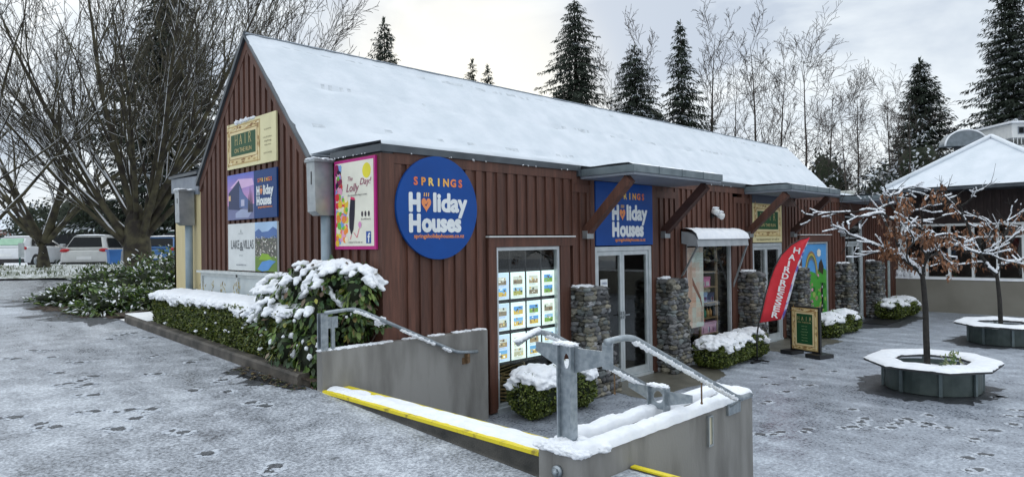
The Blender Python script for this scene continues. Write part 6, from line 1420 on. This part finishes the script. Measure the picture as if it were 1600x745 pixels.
# ============================================================ CARS AND CAR PARK
def car(label, px, py, D, head, colr, L_=4.0, W_=1.7, H_=1.48, zb=1.40, glassm=carglass, kind='hatch', light=(.35, .01, .015)):
    c = AT(px, py, D); x, y = c.x, c.y; t = thing('parked_car', label, 'car', (x, y, zb), 'cars parked beyond the verge'); A = math.atan2(_F0.y, _F0.x)+math.radians(head)
    Mx = Matrix.Translation((x, y, zb)) @ Matrix.Rotation(A, 4, 'Z')      # local +x is the nose, origin at the tail
    paint = M('car_paint_'+kind+str(int(colr[0]*1000)), colr, tuple(min(1, q*1.08) for q in colr), rough=.25, spec=.6)
    h = W_/2
    def loft(prof, mat, name, parent, bev=.05):
        mb = MB(); mb.M = Mx; vs = []; k = len(prof[0][1])
        for xx, ring in prof: vs += [(xx, a*s_, z) for s_ in (1,) for a, z in ring]
        n = len(prof); mb.add(vs, [(i*k+j, (i+1)*k+j, (i+1)*k+(j+1) % k, i*k+(j+1) % k) for i in range(n-1) for j in range(k)]+[tuple(range(k)), tuple(range((n-1)*k, n*k))[::-1]]); mb.sm = [True]*len(mb.f)
        o = mb.build(name, mat, parent); m = o.modifiers.new('b', 'BEVEL'); m.width = bev*2; m.segments = 3; m.limit_method = 'ANGLE'; m.angle_limit = .5; return o
    def ring(w_, z0, z1): return [(-w_*.94, z0), (-w_, z0+.18), (-w_, z0+(z1-z0)*.72), (-w_*.93, z1), (w_*.93, z1), (w_, z0+(z1-z0)*.72), (w_, z0+.18), (w_*.94, z0)]
    bt = .92 if kind != 'van' else 1.0
    body = loft([(0, ring(h*.90, .30, .62)), (.03, ring(h*.96, .26, bt*.92)), (.35, ring(h, .22, bt)), (L_*.5, ring(h, .20, bt)), (L_*.78, ring(h, .22, bt*.97)), (L_*.93, ring(h*.93, .24, bt*.78)), (L_, ring(h*.78, .30, .58))], paint, 'body', t)
    cab = loft([(.12, [(-h*.84, bt-.04), (-h*.76, bt+.05), (h*.76, bt+.05), (h*.84, bt-.04)]), (.60, [(-h*.88, bt-.04), (-h*.60, H_-.05), (h*.60, H_-.05), (h*.88, bt-.04)]), (1.1, [(-h*.90, bt-.04), (-h*.64, H_), (h*.64, H_), (h*.90, bt-.04)]), (L_*.52, [(-h*.90, bt-.04), (-h*.64, H_-.02), (h*.64, H_-.02), (h*.90, bt-.04)]), (L_*.74, [(-h*.86, bt-.04), (-h*.80, bt), (h*.80, bt), (h*.86, bt-.04)])], paint, 'cabin', t, .04)
    mb = MB(); mb.M = Mx; mb.prism([(.145, -h*.72, bt+.07), (.145, h*.72, bt+.07), (.50, h*.56, H_-.11), (.50, -h*.56, H_-.11)], (-.03, 0, .018)); mb.build('rear_window', glassm, t)
    for s_ in (-1, 1):
        mb = MB(); mb.M = Mx; q = lambda xx, yy, z: (xx, s_*yy, z)
        mb.add([q(.55, h*.885, bt+.04), q(L_*.64, h*.885, bt+.04), q(L_*.50, h*.715, H_-.12), q(.80, h*.715, H_-.12)], [(0, 1, 2, 3)]); mb.build('side_window', carglass, t)
        mb = MB(); mb.M = Mx; mb.smooth = True; mb.blob((.07, s_*h*.80, bt*.93), 1, (.075, .17, .085), .05, 1); mb.build('tail_light', M('tail_light', light, tuple(q_*1.3 for q_ in light), rough=.2), t)
        mb = MB(); mb.M = Mx; mb.box((L_*.62, s_*h*.98, bt+.02), (L_*.66, s_*(h+.14), bt+.12)); mb.build('mirror', paint, t)
        for xx in (.68, L_-.78):
            mb = MB(); mb.M = Mx; mb.smooth = True; mb.tube([(xx, s_*(h-.19), .30), (xx, s_*(h+.008), .30)], .30, 18); wh = mb.build('wheel', carrub, t); mb = MB(); mb.M = Mx; mb.smooth = True; mb.tube([(xx, s_*(h-.02), .30), (xx, s_*(h+.018), .30)], .18, 12); mb.build('rim', galvd, wh)
    mb = MB(); mb.M = Mx; mb.box((-.012, -.26, .50), (-.002, .26, .62)); mb.build('number_plate', white, t); mb = MB(); mb.M = Mx; mb.box((-.035, -h*.9, .24), (.10, h*.9, .40)); mb.build('bumper', black, t)
    mb = MB(); mb.M = Mx; mb.smooth = True
    vs = []; nx, ny = 12, 8
    for i in range(nx+1):
        for j in range(ny+1): a, b = i/nx, j/ny; e = min(1, (4*a*(1-a))**.3*(4*b*(1-b))**.3); vs.append((.56+(L_*.54-.56)*a, h*.62*(2*b-1), H_-.03+.06*e))
    mb.add(vs, [(i*(ny+1)+j, (i+1)*(ny+1)+j, (i+1)*(ny+1)+j+1, i*(ny+1)+j+1) for i in range(nx) for j in range(ny)]); mb.build('snow', snow, t)
    return t
car('silver white hatchback seen from behind, half hidden by the snowy verge', 131, 400, 26.8, 16, (.55, .56, .55), zb=1.30, H_=1.48)
car('white car with a pale green rear window at the left edge, beside the green post', 8, 395, 29, 4, (.68, .70, .72), zb=1.42, H_=1.38, glassm=greenglass)
car('dark estate car with snow on its roof just behind the white hatchback', 100, 393, 34, 10, (.05, .05, .055), zb=1.45, H_=1.62)
car('red car between the white hatchback and the blue bin', 166, 393, 34, 8, (.45, .03, .02), zb=1.45, H_=1.4)
car('blue car behind the shrubs next to the big trunk', 243, 396, 27, 6, (.06, .16, .36), zb=1.30, H_=1.4)
car('dark green car against the cream wall behind the shrubs', 272, 393, 30, 4, (.04, .10, .07), zb=1.45, H_=1.55)
wb_ = thing('wheelie_bin', 'blue wheeled bin beside the trunk of the big tree', 'bin', tuple(AT(178, 410, 25.5)[:2])+(1.42,)); bx_, by_ = wb_.location.x, wb_.location.y
bluep = M('blue_plastic', (.03, .14, .42), (.04, .18, .5), rough=.45); mb = MB(); a = .16; b = .20; vs = [(bx_+sx*a, by_+sy*a, 1.46) for sx, sy in ((-1, -1), (1, -1), (1, 1), (-1, 1))]+[(bx_+sx*b, by_+sy*b, 2.12) for sx, sy in ((-1, -1), (1, -1), (1, 1), (-1, 1))]
mb.add(vs, [(0, 3, 2, 1), (4, 5, 6, 7), (0, 1, 5, 4), (1, 2, 6, 5), (2, 3, 7, 6), (3, 0, 4, 7)]); mb.build('body', bluep, wb_); mb = MB(); mb.box((bx_-.23, by_-.23, 2.122), (bx_+.23, by_+.23, 2.18)); mb.build('lid', bluep, wb_)
for s_ in (-1, 1): mb = MB(); mb.smooth = True; mb.tube([(bx_+s_*.14, by_+.20, 1.54), (bx_+s_*.20, by_+.20, 1.54)], .12, 12); mb.build('wheel', carrub, wb_)
p = AT(31, 405, 25.8); ps = thing('marker_post', 'thin dark green post with a small plate beside the white car at the left', 'post', (p.x, p.y, 1.4)); mb = MB(); mb.smooth = True; mb.tube([(p.x, p.y, 1.4), (p.x, p.y, 2.42)], .03, 8); mb.build('pole', M('green_post', (.01, .07, .06), (.015, .09, .075), rough=.5), ps)
mb = MB(); ux = _R0; mb.M = Matrix(((ux.x, 0, -_F0.x, p.x), (ux.y, 0, -_F0.y, p.y), (0, 1, 0, 2.42), (0, 0, 0, 1))); mb.box((-.02, -.5, .035), (.20, .05, .05)); mb.build('plate', galvd, ps)
c = AT(10, 360, 55); hs = thing('distant_house', 'far off low house with a snowy roof and white fence at the left edge', 'building', (c.x, c.y, 1.4)); mb = MB(); mb.M = Matrix(((_R0.x, _F0.x, 0, c.x), (_R0.y, _F0.y, 0, c.y), (0, 0, 1, 1.4), (0, 0, 0, 1)))
mb.box((-9, 0, 0), (3.0, 7, 2.4)); mb.build('wall', M('brick', (.16, .07, .05), (.24, .12, .09), rough=.9, scale=4), hs); mb2 = MB(); mb2.M = mb.M; mb2.prism([(-9.6, -.6, 2.4), (-9.6, 3.5, 4.2), (-9.6, 7.6, 2.4)], (13.0, 0, 0)); mb2.build('roof', snowr, hs)
mb = MB(); mb.M = mb2.M
for i in range(7): mb.box((-8.6+1.6*i, -.03, .9), (-7.7+1.6*i, -.001, 1.9))
mb.build('window', carglass, hs)
fc = thing('white_fence', 'low white rail fence in front of the far house at the left edge', 'fence', (c.x, c.y, 1.4)); mb = MB(); mb.M = Matrix(((_R0.x, _F0.x, 0, c.x), (_R0.y, _F0.y, 0, c.y), (0, 0, 1, 1.4), (0, 0, 0, 1)))
for i in range(14): mb.box((-9+1.2*i, -6.05, 0), (-8.9+1.2*i, -5.95, 1.3))
mb.build('post', white, fc); mb2 = MB(); mb2.M = mb.M; mb2.box((-9, -6.1, 1.05), (6.7, -6.055, 1.22)); mb2.box((-9, -6.1, .5), (6.7, -6.055, .62)); mb2.build('rail', white, fc)
